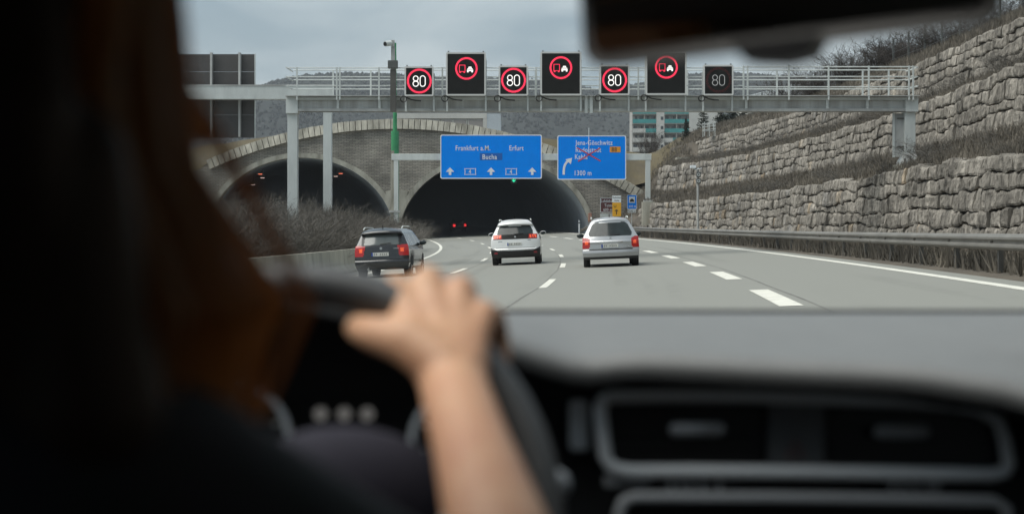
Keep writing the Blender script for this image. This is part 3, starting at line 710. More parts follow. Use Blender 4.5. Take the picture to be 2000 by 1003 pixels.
for side, (xa, xb) in enumerate(((x0, x1), (x2, x3))):
    for k in range(-2, 5):
        zf = zb0-k*st
        mb = MB(); mb.box((xa+0.02, D, zf-0.25), (xb-0.02, D+1.6, zf)); mb.build('balcony_slab', M['wall_cream'], ap)
        fr = teal_at.get((side, k), (0, 1) if k < 0 else None); cuts = [(0, 1, 'wall_white')]
        if fr: cuts = [(0, fr[0], 'wall_white'), (fr[0], fr[1], 'teal'), (fr[1], 1, 'wall_white')]
        for (f0, f1, mm) in cuts:
            if f1-f0 < 0.02: continue
            mb = MB(); mb.box((xa+0.05+(xb-xa-0.1)*f0, D-0.06, zf), (xa+0.05+(xb-xa-0.1)*f1-0.02, D+0.02, zf+1.15)); mb.build('balcony_front', M[mm], ap)
        nb = 4
        for w in range(nb):
            xw = xa+(xb-xa)*(w+0.5)/nb
            mb = MB(); mb.box((xw-0.62, D+1.53, zf+0.1), (xw+0.62, D+1.6, zf+2.15)); wf = mb.build('window', M['wall_white'], ap)
            mb = MB(); mb.box((xw-0.54, D+1.49, zf+0.2), (xw+0.54, D+1.53, zf+2.07)); mb.build('pane', M['win_dark'], wf)
            if (w+k+side) % 2 == 0:
                mb = MB(); mb.box((xw-0.5, D+1.46, zf+0.25), (xw-0.05, D+1.49, zf+2.0)); mb.build('curtain', M['curtain'], wf)
        mb = MB(); xm_ = xa+(xb-xa)*0.5; mb.box((xm_-0.07, D+0.05, zf), (xm_+0.07, D+1.6, zf+st-0.25)); mb.build('balcony_divider', M['wall_white'], ap)
for k in range(-1, 5):
    zf = zb0-k*st+0.9; xw = px_x(1293, D)
    mb = MB(); mb.box((xw-0.36, D-0.24, zf), (xw+0.36, D-0.205, zf+0.95)); mb.build('window', M['win_dark'], ap)
# flat white building above the crest
D = 230.0
wb = thing('flat_building', (px_x(880, D), D, 9), 'low white flat-roofed building showing above the tunnel crest', 'building')
xa, xb, xc = px_x(776, D), px_x(951, D), px_x(978, D)
mb = MB(); mb.box((xa, D+0.3, 9), (xb, D+14, px_z(231, D))); mb.build('wall', M['wall_cream'], wb)
mb = MB(); mb.box((xa-0.2, D, px_z(231.5, D)), (xb, D+14, px_z(221, D))); mb.build('roof', M['wall_white'], wb)
mb = MB(); mb.box((xb, D+0.05, 9), (xc, D+14, px_z(222, D))); mb.build('side_wall', mat('blue_white_render', (0.52,0.58,0.63), 0.7, var=0.05, scale=0.4), wb)
mb = MB(); mb.box((xb-0.55, D+0.02, 9), (xb-0.002, D+0.3, px_z(231.5, D))); mb.build('corner_pier', M['wall_white'], wb)
for p0, p1 in ((800, 826), (830, 858), (862, 884), (884.5, 912), (913.5, 944)):
    mb = MB(); mb.box((px_x(p0, D), D+0.2, px_z(249, D)), (px_x(p1, D), D+0.3, px_z(233, D))); wf = mb.build('window', M['wall_white'], wb)
    mb = MB(); mb.box((px_x(p0, D)+0.12, D+0.14, px_z(249, D)+0.1), (px_x(p1, D)-0.12, D+0.2, px_z(233, D)-0.1)); mb.build('pane', M['curtain'], wf)
# pale hall roof behind the right-hand slope
D = 270.0
hl = thing('hall', (px_x(1500, D), D, 14), 'pale hall roof beyond the slope, between the bare trees', 'hall')
mb = MB(); mb.box((px_x(1462, D), D, 12), (px_x(1560, D), D+16, px_z(186, D))); mb.build('wall', M['wall_white'], hl)
mb = MB(); mb.prism([(px_x(1460, D), px_z(187, D)), (px_x(1572, D), px_z(186, D)), (px_x(1572, D), px_z(166, D)), (px_x(1552, D), px_z(164, D)), (px_x(1520, D), px_z(172, D))], D-0.4, D+16.4); mb.build('roof', M['roof_white'], hl)

# ------------------------------------------------------------------ overhead gantries
def hframe(mb, x0, x1, y0, y1, z0, z1): mb.box((min(x0,x1), y0, min(z0,z1)), (max(x0,x1), y1, max(z0,z1)))
G = 66.0; s = G/FP
gl = thing('sign_gantry', (px_x(571, G), G, -0.3), 'big grey steel gantry with railed walkway carrying the lit red displays', 'sign gantry')
bx0, bx1 = px_x(561, G), px_x(1790, G)
def zg(y): return px_z(y, G)
mb = MB(); mb.box((bx0, G-0.10, zg(213)), (bx1-0.25, G+0.30, zg(196))); mb.build('beam_web', M['beam_steel'], gl)
mb = MB(); mb.box((bx0, G-0.24, zg(196)), (bx1-0.05, G+0.44, zg(190.5))); mb.build('upper_flange', M['galv'], gl)
mb = MB(); mb.box((bx0, G-0.24, zg(218)), (bx1-0.05, G+0.44, zg(213))); mb.build('lower_flange', M['galv_dirty'], gl)
mb = MB(); mb.box((px_x(1766, G), G-0.26, zg(219)), (bx1+0.01, G+0.46, zg(189))); mb.build('end_block', M['galv'], gl)
mb = MB(); mb.box((bx0-0.02, G-0.26, zg(222)), (px_x(583, G), G+0.46, zg(188))); mb.build('end_block', M['galv'], gl)
mb = MB(); mb.box((px_x(562, G), G-0.12, -0.6), (px_x(581, G), G+0.32, zg(222))); mb.build('column', M['galv'], gl)
mb = MB(); mb.box((px_x(1766, G), G-0.12, zg(302)), (px_x(1787, G), G+0.32, zg(219)), 0.02); mb.build('column', M['galv'], gl)
mb = MB()
V = []
for (xa, xb, ya, yb, z) in ((1765, 1787.5, G-0.13, G+0.33, zg(300)), (1757, 1793, G-0.34, G+0.54, zg(316)), (1757, 1793, G-0.34, G+0.54, zg(321))):
    V += [(px_x(xa, G), ya, z), (px_x(xb, G), ya, z), (px_x(xb, G), yb, z), (px_x(xa, G), yb, z)]
mb.add(V, [(0,4,5,1)[::-1], (1,5,6,2)[::-1], (2,6,7,3)[::-1], (3,7,4,0)[::-1], (4,8,9,5)[::-1], (5,9,10,6)[::-1], (6,10,11,7)[::-1], (7,11,8,4)[::-1], (8,11,10,9)]); mb.build('column_foot', M['galv_dirty'], gl)
for p in (1763, 1775, 1787):
    mb = MB(); mb.obox((px_x(p, G), G-0.38, zg(316)), (0.03, 0, 0), (0, 0.12, 0), (0.0, 0.06, 0.12)); mb.build('foot_bracket', M['post_steel'], gl)
mb = MB(); mb.cyl((px_x(1763, G), G-0.3, zg(340)), (px_x(1764, G), G-0.28, zg(320)), 0.06, 8); mb.build('anchor_stub', M['galv_dirty'], gl)
# concrete footing below the leg
mb = MB(); mb.box((px_x(1752, G), G-0.5, 2.6), (px_x(1797, G), G+0.8, zg(321))); mb.build('footing', M['conc_barrier'], gl)
mb = MB(); mb.box((px_x(1747, G), G+0.1, zg(306)), (px_x(1766.5, G), G+0.16, zg(221))); ld = mb.build('access_panel', M['galv_dirty'], gl)
mb = MB(); mb.box((px_x(1746, G)-0.02, G+0.06, zg(307)), (px_x(1748.5, G), G+0.18, zg(220))); mb.build('panel_edge', M['galv'], ld)
for y in (231, 286):
    mb = MB(); mb.box((px_x(1753, G), G+0.02, zg(y+1)), (px_x(1766, G), G+0.1, zg(y-1))); mb.build('hinge', M['post_steel'], ld)
# stiffeners between the beam flanges
for p in (661, 742, 1150, 1456, 1614, 1692, 1772):
    mb = MB(); mb.box((px_x(p, G)-0.05, G-0.23, zg(213)+0.003), (px_x(p, G)+0.05, G-0.101, zg(196)-0.003)); mb.build('stiffener', M['galv'], gl)
for p in (1144, 1154):
    mb = MB(); mb.box((px_x(p, G)-0.06, G-0.36, zg(222)), (px_x(p, G)+0.06, G-0.26, zg(188))); mb.build('splice_plate', M['galv'], gl)
mb = MB(); mb.box((bx0, G-0.5, zg(189.8)), (bx1, G+1.5, zg(188.4))); mb.build('walkway_floor', M['galv_dirty'], gl)
for k, p in enumerate((905, 1095, 1303, 1520, 700)):
    mb = MB(); mb.box((px_x(p, G)-0.05, G+0.46, zg(200)), (px_x(p, G)+0.05, G+1.48, zg(190.2))); mb.build('walkway_bracket', M['galv_dirty'], gl)
def railing(Yg, p0, p1, rails, posts, ztop):
    for y in rails:
        mb = MB(); mb.cyl((px_x(p0, G), Yg, zg(y)), (px_x(p1, G), Yg, zg(y)), 0.023, 8); mb.build('handrail', M['galv'], gl)
    for p in posts:
        mb = MB(); mb.box((px_x(p, G)-0.032, Yg-0.03, zg(197)), (px_x(p, G)+0.032, Yg+0.03, zg(ztop))); mb.build('railing_post', M['galv'], gl)
railing(G-0.46, 563, 1449, (135, 152.5, 169.5), (583, 660, 666, 742, 865, 1047, 1245), 134)
railing(G-0.46, 1449, 1786, (133, 152, 172), (1449, 1457, 1537, 1614, 1692, 1770, 1778), 131)
railing(G+1.46, 564, 1786, (130, 149.5, 168), (643, 718, 1047, 1350, 1529, 1700, 1752), 131)
for p in (562, 1787):
    for y in (134, 152, 170):
        mb = MB(); mb.cyl((px_x(p, G), G-0.46, zg(y)), (px_x(p, G), G+1.46, zg(y-1.5)), 0.028, 8); mb.build('handrail', M['galv'], gl)

# lit displays ------------------------------------------------------
def tubepoly(pts, w, y, th=0.02, closed=True):
    """flat stroke of width w in the xz plane, th deep"""
    V = []; n = len(pts); 
    for i in range(n):
        a = np.array(pts[i-1] if (i > 0 or closed) else pts[i]); b = np.array(pts[(i+1) % n] if (i < n-1 or closed) else pts[i])
        t = b-a; t = t/(np.linalg.norm(t)+1e-9); nn = np.array((-t[1], t[0]))*w/2; p = np.array(pts[i])
        for (q, yy) in ((p+nn, y-th), (p-nn, y-th), (p-nn, y), (p+nn, y)): V.append((q[0], yy, q[1]))
    Fc = [((i*4+k), (i*4+(k+1) % 4), ((i+1) % n)*4+(k+1) % 4, ((i+1) % n)*4+k) for i in range(n if closed else n-1) for k in range(4)]
    return V, Fc
def ell(cx, cz, rx, rz, n=26, a0=0, a1=2*math.pi): return [(cx+rx*math.cos(a0+(a1-a0)*i/n), cz+rz*math.sin(a0+(a1-a0)*i/n)) for i in range(n)]
def stad(cx, cz, rx, rz, n=10):
    h = rz-rx; return [(cx+rx*math.cos(math.pi*i/n), cz+h+rx*math.sin(math.pi*i/n)) for i in range(n+1)]+[(cx+rx*math.cos(math.pi+math.pi*i/n), cz-h+rx*math.sin(math.pi+math.pi*i/n)) for i in range(n+1)]
def display(name, px0, py0, px1, py1, label, cat, kind, rc, rr, lit=True):
    Yd = G-0.78; sc_ = Yd/FP
    X = lambda p: (p-1000)*sc_
    Z = lambda p: HC+(HY-p)*sc_
    x0, x1, z0, z1 = X(px0), X(px1), Z(py1), Z(py0)
    t = thing(name, ((x0+x1)/2, Yd, z0), label, cat, 'matrix displays on the gantry')
    mb = MB(); mb.box((x0+0.02, Yd+0.02, z0+0.02), (x1-0.02, Yd+0.30, z1-0.02), 0.015); mb.build('housing', M['dark_steel'], t)
    mb = MB(); mb.box((x0+0.05, Yd-0.012, z0+0.05), (x1-0.05, Yd+0.018, z1-0.05)); mb.build('screen', M['panel_black'], t)
    mb = MB(); w = 0.062
    rc_ = 0.06
    out = []; 
    def rr_(x0, x1, z0, z1, r): 
        o = []
        for (cx, cz, a) in ((x1-r, z1-r, 0), (x0+r, z1-r, 90), (x0+r, z0+r, 180), (x1-r, z0+r, 270)):
            for k in range(5): o.append((cx+r*math.cos(R(a+k*22.5)), cz+r*math.sin(R(a+k*22.5))))
        return o
    A, B = rr_(x0, x1, z0, z1, rc_), rr_(x0+w, x1-w, z0+w, z1-w, 0.02); n = len(A); V = []
    for i in range(n):
        V += [(A[i][0], Yd-0.03, A[i][1]), (B[i][0], Yd-0.03, B[i][1]), (B[i][0], Yd+0.03, B[i][1]), (A[i][0], Yd+0.06, A[i][1])]
    mb.add(V, [(i*4+k, i*4+(k+1) % 4, ((i+1) % n)*4+(k+1) % 4, ((i+1) % n)*4+k) for i in range(n) for k in range(4)]); mb.build('frame', M['white_frame'], t)
    cx, cz = X(rc[0]), Z(rc[1]); r = rr*sc_; red, wht = (M['led_red'], M['led_white']) if lit else (M['led_red_dim'], M['led_white_dim'])
    # ring of small lamps in three rows, drawn as tiny square lamps
    V = []; Fc = []
    for q, (fr, n) in enumerate(((1.0, 54), (0.93, 54), (0.86, 54)) if lit else ((1.0, 44), (0.9, 44))):
        for i in range(n):
            a = 2*math.pi*(i+0.5*q)/n; d = 0.0155 if lit else 0.013; x, z = cx+r*fr*math.cos(a), cz+r*fr*math.sin(a); b = len(V)
            V += [(x-d, Yd-0.016, z), (x, Yd-0.016, z-d), (x+d, Yd-0.016, z), (x, Yd-0.016, z+d), (x, Yd-0.022, z)]
            Fc += [(b, b+1, b+4), (b+1, b+2, b+4), (b+2, b+3, b+4), (b+3, b, b+4)]
    if lit:
        b = len(V); v2, f2 = tubepoly(ell(cx, cz, r*0.93, r*0.93, 64), 0.060, Yd-0.0125, 0.002); V += v2; Fc += [tuple(i+b for i in f) for f in f2]
    tag(mk('lamp_ring', V, Fc, red, t), kind='stuff')
    if kind == '80':
        st_ = 0.034 if lit else 0.028; h = 10.3*sc_
        mb = MB(); mb.add(*tubepoly(ell(cx-7.0*sc_, cz+4.9*sc_, 4.7*sc_, 4.9*sc_), st_, Yd-0.0125, 0.006)); mb.add(*tubepoly(ell(cx-7.0*sc_, cz-5.2*sc_, 5.2*sc_, 5.2*sc_), st_, Yd-0.0125, 0.006)); mb.build('digit', wht, t)
        mb = MB(); mb.add(*tubepoly(stad(cx+6.6*sc_, cz-0.2*sc_, 5.0*sc_, h), st_, Yd-0.0125, 0.006)); mb.build('digit', wht, t)
    else:
        u = sc_; mb = MB(); lx = cx-8.2*u; st_ = 0.036         # lorry seen from behind in red, car in white
        mb.add(*tubepoly([(lx-5.5*u, cz-6*u), (lx-5.5*u, cz+6.5*u), (lx+5.5*u, cz+6.5*u), (lx+5.5*u, cz-6*u)], st_, Yd-0.0125, 0.006, True))
        for xx in (lx-4*u, lx+4*u): mb.box((xx-1.6*u, Yd-0.018, cz-8.6*u), (xx+1.6*u, Yd-0.0125, cz-5.9*u))
        mb.build('lorry_symbol', red, t)
        mb = MB(); qx = cx+7.0*u
        def tri(poly): mb.prism(poly, Yd-0.018, Yd-0.0125)
        tri([(qx-3.6*u, cz+0.4*u), (qx+3.6*u, cz+0.4*u), (qx+2.6*u, cz+3.4*u), (qx-2.6*u, cz+3.4*u)])
        tri([(qx-5.8*u, cz-2.0*u), (qx+5.8*u, cz-2.0*u), (qx+5.0*u, cz-0.3*u), (qx-5.0*u, cz-0.3*u)])
        tri([(qx-6.0*u, cz-5.2*u), (qx+6.0*u, cz-5.2*u), (qx+6.0*u, cz-2.8*u), (qx-6.0*u, cz-2.8*u)])
        for xx in (qx-4.2*u, qx+4.2*u): mb.box((xx-1.5*u, Yd-0.018, cz-7.6*u), (xx+1.5*u, Yd-0.0125, cz-5.1*u))
        mb.build('car_symbol', wht, t)
    for xx in (x0+0.03, x1-0.01):
        mb = MB(); mb.box((xx-0.035, Yd+0.30, Z(216)), (xx+0.035, Yd+0.42, z1-0.25)); mb.build('bracket', M['galv'], t)
        mb = MB(); mb.box((xx-0.035, Yd+0.42, Z(216)), (xx+0.035, G-0.25, Z(213))); mb.build('bracket_arm', M['galv'], t)
    mb = MB(); pts = [(x0-0.05+0.12*math.cos(a)+ (0.0), Yd+0.15, z0-0.10+0.12*math.sin(a)) for a in np.linspace(0.4, 6.9, 18)]
    pts += [(x0+0.25+0.2*k, Yd+0.2, z0-0.12-0.05*math.sin(k*0.8)) for k in range(3)]
    mb.tube(pts, 0.025, 6); mb.build('cable', M['black'], t)
    for xx in (x0+0.1, x1-0.1):
        mb = MB(); mb.cyl((xx, Yd+0.05, z1-0.01), (xx, Yd+0.05, z1+0.06), 0.03, 6); mb.build('lifting_eye', M['dark_steel'], t)
    return t
display('speed_display', 790, 130, 847, 188, 'square display with a lit red ring and 80, beside the camera mast', 'speed display', '80', (819, 158.5), 24.0)
display('speed_display', 974, 128.5, 1031.5, 187, 'square display with a lit red ring and 80, right above the word Erfurt', 'speed display', '80', (1003, 157), 24.0)
display('speed_display', 1171, 127, 1229.5, 186, 'square display with a lit red ring and 80, just below the car mirror', 'speed display', '80', (1200.5, 156.5), 24.0)
display('speed_display', 1373.5, 127, 1432.5, 186.5, 'faint unlit-looking 80 display at the right end of the row', 'speed display', '80', (1403.5, 156.5), 24.0, lit=False)
display('lorry_display', 871, 102.5, 949, 187, 'tall lorry no-overtaking display nearest the camera mast, above the word Frankfurt', 'lorry display', 'lorry', (911, 134), 21.6)
display('lorry_display', 1055.5, 101.5, 1135.5, 186.5, 'tall lorry no-overtaking display above the gap between the two blue signs', 'lorry display', 'lorry', (1095.5, 132.5), 21.8)
display('lorry_display', 1261, 100.5, 1341, 185.5, 'tall lorry no-overtaking display next to the faint 80 display', 'lorry display', 'lorry', (1301.5, 131.5), 22.0)

# camera mast on the gantry front
D = G-0.5; s = D/FP
cm = thing('camera_mast', (px_x(768, D), D, px_z(217, D)), 'grey mast with a surveillance camera looking left, fixed to the gantry', 'camera mast')
mb = MB(); mb.box((px_x(762.5, D), D-0.1, px_z(218, D)), (px_x(773.5, D), D+0.1, px_z(136, D))); mb.build('post', M['post_steel'], cm)
mb = MB(); mb.box((px_x(764, D), D-0.08, px_z(136, D)), (px_x(771.5, D), D+0.08, px_z(92, D))); mb.build('upper_post', M['galv_dirty'], cm)
mb = MB(); mb.box((px_x(758, D), D-0.2, px_z(134, D)), (px_x(777, D), D+0.14, px_z(119, D)), 0.01); mb.build('junction_box', M['dark_steel'], cm)
mb = MB(); mb.box((px_x(764.5, D), D-0.12, px_z(92, D)), (px_x(770.5, D), D+0.12, px_z(79, D)), 0.01); mb.build('head', M['galv_dirty'], cm)
mb = MB(); mb.tube([P(752.5, 86, D-0.28), P(765, 84.5, D-0.02)], 0.105, 12); hc = mb.build('camera_housing', M['galv'], cm)
mb = MB(); mb.tube([P(751.6, 86.2, D-0.30), P(753, 86, D-0.27)], 0.085, 12); mb.build('lens', M['black'], hc)
# green mast farther back
D = 150.0
gm = thing('green_mast', (px_x(771, D), D, 0.2), 'thin green steel mast rising behind the gantry, thicker at its base', 'mast')
mb = MB(); mb.cyl((px_x(771.5, D), D, 0), (px_x(771.5, D), D, px_z(256, D)), 0.36, 12); mb.build('base', M['green_paint'], gm)
mb = MB(); mb.tube([(px_x(771.5, D), D, px_z(256, D)), (px_x(771.5, D), D, px_z(84, D))], [0.2, 0.12], 10); mb.build('pole', M['green_paint'], gm)

# gantry of the opposite carriageway with the back of its sign
D = 84.0
og = thing('opposite_gantry', (px_x(640, D), D, -0.4), 'plain grey gantry over the opposite carriageway, seen from behind', 'sign gantry')
mb = MB(); mb.box((px_x(632, D), D-0.2, -0.8), (px_x(648, D), D+0.25, px_z(194, D))); mb.build('column', M['galv'], og)
mb = MB(); mb.box((px_x(120, D), D-0.3, px_z(194.5, D)), (px_x(650, D), D+0.35, px_z(168.5, D))); mb.build('beam', M['galv'], og)
mb = MB(); mb.box((px_x(118, D), D-0.33, px_z(169, D)), (px_x(655, D), D+0.38, px_z(166.5, D))); mb.build('upper_flange', M['galv_dirty'], og)
mb = MB(); mb.box((px_x(118, D), D-0.2, -0.8), (px_x(134, D), D+0.25, px_z(194, D))); mb.build('column', M['galv'], og)
D2 = D+0.75
bs = thing('large_road_sign', (px_x(400, D2), D2, px_z(270, D2)), 'dark grey back of a large road sign on the far gantry', 'road sign')
for k, (a, b) in enumerate(((300, 357), (357.4, 414), (414.4, 470), (470.4, 497.5))):
    for (y0, y1) in ((106, 140), (140.5, 187), (187.5, 224), (224.5, 269)):
        mb = MB(); mb.box((px_x(a, D2), D2+0.02*(k % 2), px_z(y1, D2)), (px_x(b, D2), D2+0.06, px_z(y0, D2))); mb.build('panel', M['sign_back'], bs)
for p in (330, 414.5, 469.5):
    mb = MB(); mb.box((px_x(p, D2)-0.05, D2-0.36, px_z(268, D2)), (px_x(p, D2)+0.05, D2-0.004, px_z(104, D2))); mb.build('strut', M['galv_dirty'], bs)
mb = MB(); mb.box((px_x(497.3, D2), D2-0.05, px_z(270, D2)), (px_x(498.8, D2), D2+0.1, px_z(105, D2))); mb.build('edge_trim', M['galv'], bs)
# ------------------------------------------------------------------ blue direction signs on the small gantry
D = 147.0
def X_(p): return px_x(p, D)
def Z_(p): return px_z(p, D)
sg = thing('sign_gantry', (X_(771), D, 0.2), 'slim white gantry in front of the tunnel carrying the two blue signs', 'sign gantry')
mb = MB(); mb.box((X_(765), D-0.25, Z_(313)), (X_(1272), D+0.25, Z_(300.5)), 0.03); mb.build('beam', M['galv'], sg)
mb = MB(); mb.box((X_(769.5), D-0.22, -0.5), (X_(778), D+0.22, Z_(313))); mb.build('column', M['galv'], sg)
mb = MB(); mb.box((X_(763), D-0.1, -0.5), (X_(769.3), D+0.5, Z_(294))); mb.build('concrete_post', M['conc'], sg)
mb = MB(); mb.box((X_(1260.5), D-0.22, Z_(388)), (X_(1270), D+0.22, Z_(313))); mb.build('column', M['galv'], sg)
mb = MB(); mb.box((X_(1257), D-0.4, Z_(394)), (X_(1274), D+0.4, Z_(390.5))); mb.build('foot_plate', M['galv_dirty'], sg)
mb = MB(); mb.box((X_(1254), D-0.6, Z_(440)), (X_(1277), D+0.7, Z_(394))); mb.build('footing', M['conc_barrier'], sg)
for p in (1259, 1265, 1271.5):
    mb = MB(); mb.obox((X_(p), D-0.36, Z_(388.5)), (0.03, 0, 0), (0, 0.06, 0), (0, 0.03, 0.16)); mb.build('foot_bracket', M['post_steel'], sg)
mb = MB(); mb.box((X_(760), D-0.3, Z_(415)), (X_(781), D+0.4, Z_(411))); mb.build('foot_plate', M['galv_dirty'], sg)

def text(t, w, px, py, cap, m, Yf, D, xs=0.86, name='lettering'):
    """lettering: left edge at column px, baseline at row py, capital height cap (photo pixels at that distance)"""
    s = D/FP; k = cap*s/CAPH; V, Fc = TXT[w]; x0, z0 = px_x(px, D), px_z(py, D)
    return mk(name, [(x0+v[0]*k*xs, Yf, z0+v[1]*k) for v in V], Fc, m, t)
def rrect(x0, x1, z0, z1, r, n=5):
    o = []
    for (cx, cz, a) in ((x1-r, z1-r, 0), (x0+r, z1-r, 90), (x0+r, z0+r, 180), (x1-r, z0+r, 270)):
        for k in range(n): o.append((cx+r*math.cos(R(a+k*90/(n-1))), cz+r*math.sin(R(a+k*90/(n-1)))))
    return o
def ringpoly(A, B, y0, y1):
    n = len(A); V = []
    for i in range(n): V += [(A[i][0], y0, A[i][1]), (B[i][0], y0, B[i][1]), (B[i][0], y1, B[i][1]), (A[i][0], y1, A[i][1])]
    return V, [(i*4+k, i*4+(k+1) % 4, ((i+1) % n)*4+(k+1) % 4, ((i+1) % n)*4+k) for i in range(n) for k in range(4)]
def board(name, x0, y0, x1, y1, D, label, cat, m, border, th=0.08, r=0.16, group=None, bw=0.085):
    a, b, c, d = px_x(x0, D), px_x(x1, D), px_z(y1, D), px_z(y0, D)
    t = thing(name, ((a+b)/2, D, c), label, cat, group)
    mb = MB(); mb.prism(rrect(a, b, c, d, r)[::-1], D, D+th); mb.build('board', m, t)
    if border is not None:
        mb = MB(); mb.add(*ringpoly(rrect(a-0.004, b+0.004, c-0.004, d+0.004, r), rrect(a+bw, b-bw, c+bw, d-bw, max(0.01, r-bw*0.6)), D-0.012, D+th*0.5)); mb.build('border', border, t)
    return t
Ds = D-0.45; yf = Ds-0.015
b1 = board('direction_sign', 860, 263, 1058.3, 349, Ds, 'large blue motorway sign with arrows, reading Frankfurt a.M., Erfurt and Bucha', 'road sign', M['sign_blue'], M['sign_white'], group='blue signs on the slim gantry')
text(b1, 'Frankfurt a.M.', 890, 293.8, 9.6, M['sign_white'], yf, Ds, 0.80)
text(b1, 'Erfurt', 995, 293.8, 9.6, M['sign_white'], yf, Ds, 0.80)
text(b1, 'Bucha', 942.5, 311, 9.6, M['sign_white'], yf-0.006, Ds, 0.80)
mb = MB(); mb.box((px_x(937, Ds), yf-0.003, px_z(312.5, Ds)), (px_x(981, Ds), yf+0.004, px_z(299, Ds))); mb.build('covered_patch', M['sign_patch'], b1)
def up_arrow(t, px, py, m, Ds, yf, u=1.0):
    s = Ds/FP; x, z = px_x(px, Ds), px_z(py, Ds)
    P_ = [(-1.9,-7),(1.9,-7),(1.9,0),(3.2,-0.6),(8,-0.6),(8,-1.0),(0,8),(-8,-1.0),(-8,-0.6),(-3.2,-0.6),(-1.9,0)]
    P_ = [(-2.4,-7.2),(2.4,-7.2),(2.4,-1.0),(8.2,-1.0),(0,7.6),(-8.2,-1.0),(-2.4,-1.0)]
    mb = MB(); mb.prism([(x+a*s*u, z+b*s*u) for a, b in P_], yf-0.006, yf+0.004); return mb.build('arrow', m, t)
for p in (879, 959, 1039.5): up_arrow(b1, p, 334.5, M['sign_white'], Ds, yf)
def shield(t, px, py):
    s = Ds/FP; x, z = px_x(px, Ds), px_z(py, Ds); w, h = 11.4*s, 6.9*s
    O = [(-w, h), (-w*0.8, h*0.9), (w*0.8, h*0.9), (w, h), (w*0.94, 0), (w, -h), (w*0.8, -h*0.9), (-w*0.8, -h*0.9), (-w, -h), (-w*0.94, 0)]
    I = [(a*0.88, b*0.82) for a, b in O]
    mb = MB(); mb.add(*ringpoly([(x+a, z+b) for a, b in O], [(x+a, z+b) for a, b in I], yf-0.006, yf+0.004)); o = mb.build('motorway_shield', M['sign_white'], t)
    text(o, '4', px-3.2, py+4.2, 8.2, M['sign_white'], yf-0.004, Ds, 0.85)
shield(b1, 918.5, 335); shield(b1, 998.5, 335)
b2 = board('direction_sign', 1088.5, 264.5, 1223, 351, Ds, 'blue exit sign with a curved arrow and a red cross over two place names', 'road sign', M['sign_blue'], M['sign_white'], group='blue signs on the slim gantry')
text(b2, 'Jena-Göschwitz', 1123.5, 283.2, 9.4, M['sign_white'], yf, Ds, 0.78)
text(b2, 'Rudolstadt', 1124.5, 297.2, 9.4, M['sign_white'], yf, Ds, 0.78)
text(b2, 'Kahla', 1123.0, 310.8, 9.4, M['sign_white'], yf, Ds, 0.78)
text(b2, '1300 m', 1122.5, 342.3, 9.4, M['sign_white'], yf, Ds, 0.80)
mb = MB(); mb.prism(rrect(px_x(1191, Ds), px_x(1212, Ds), px_z(297.5, Ds), px_z(286.3, Ds), 0.06)[::-1], yf-0.004, yf+0.004); pl_ = mb.build('road_number_plate', M['sign_orange'], b2)
text(pl_, '88', 1194.5, 296, 8.2, M['sign_black'], yf-0.008, Ds, 0.85)
s_ = Ds/FP; mb = MB()
path = [(1101.0, 341), (1101.0, 334), (1101.8, 327), (1103.5, 321.5), (1106.5, 317), (1109, 315)]
mb.add(*tubepoly([(px_x(a, Ds), px_z(b, Ds)) for a, b in path], 4.4*s_, yf+0.003, 0.008, False))
mb.prism([(px_x(a, Ds), px_z(b, Ds)) for a, b in ((1117.5, 308.3), (1104.2, 311.3), (1114.8, 320.6))], yf-0.006, yf+0.003); mb.build('curved_arrow', M['sign_white'], b2)
for (a, b, c, d) in ((1127, 288.5, 1173, 314.5), (1129, 315, 1172, 289)):
    mb = MB(); mb.add(*tubepoly([(px_x(a, Ds), px_z(b, Ds)), (px_x(c, Ds), px_z(d, Ds))], 2.1*s_, yf-0.008, 0.006, False)); mb.build('cross_tape', M['sign_red'], b2)
mb = MB(); mb.cyl((px_x(1150, Ds), Ds-0.08, px_z(300, Ds)), (px_x(1150, Ds), Ds-0.08, px_z(250, Ds)), 0.03, 6); an = mb.build('rod', M['sign_white'], b2)
for t_, ps in ((b1, (900, 1020)), (b2, (1115, 1195))):
    for p in ps:
        mb = MB(); mb.box((px_x(p, Ds)-0.06, Ds+0.085, px_z(346, Ds)), (px_x(p, Ds)+0.06, Ds+0.19, px_z(268, Ds))); mb.build('mounting_bar', M['galv_dirty'], t_)

# lane signal with the green arrow in the tunnel mouth
D2 = 167.0; t = thing('lane_signal', (px_x(1003.5, D2), D2, px_z(357, D2)), 'small dark lane signal showing a green down arrow below the large blue sign', 'lane signal')
mb = MB(); mb.box((px_x(997, D2), D2, px_z(358, D2)), (px_x(1010, D2), D2+0.3, px_z(345, D2))); mb.build('housing', M['black'], t)
u = D2/FP; x, z = px_x(1003.5, D2), px_z(352, D2)
mb = MB(); mb.prism([(x-0.7*u, z+5*u), (x-0.7*u, z-0.6*u), (x-3.2*u, z+1.2*u), (x-3.8*u, z+0.3*u), (x, z-3.8*u), (x+3.8*u, z+0.3*u), (x+3.2*u, z+1.2*u), (x+0.7*u, z-0.6*u), (x+0.7*u, z+5*u)], D2-0.03, D2-0.002); mb.build('arrow', M['led_green'], t)
mb = MB(); mb.cyl((x, D2+0.15, px_z(345, D2)), (x, D2+0.15, px_z(303, D2)), 0.06, 6); mb.build('hanger', M['dark_steel'], t)
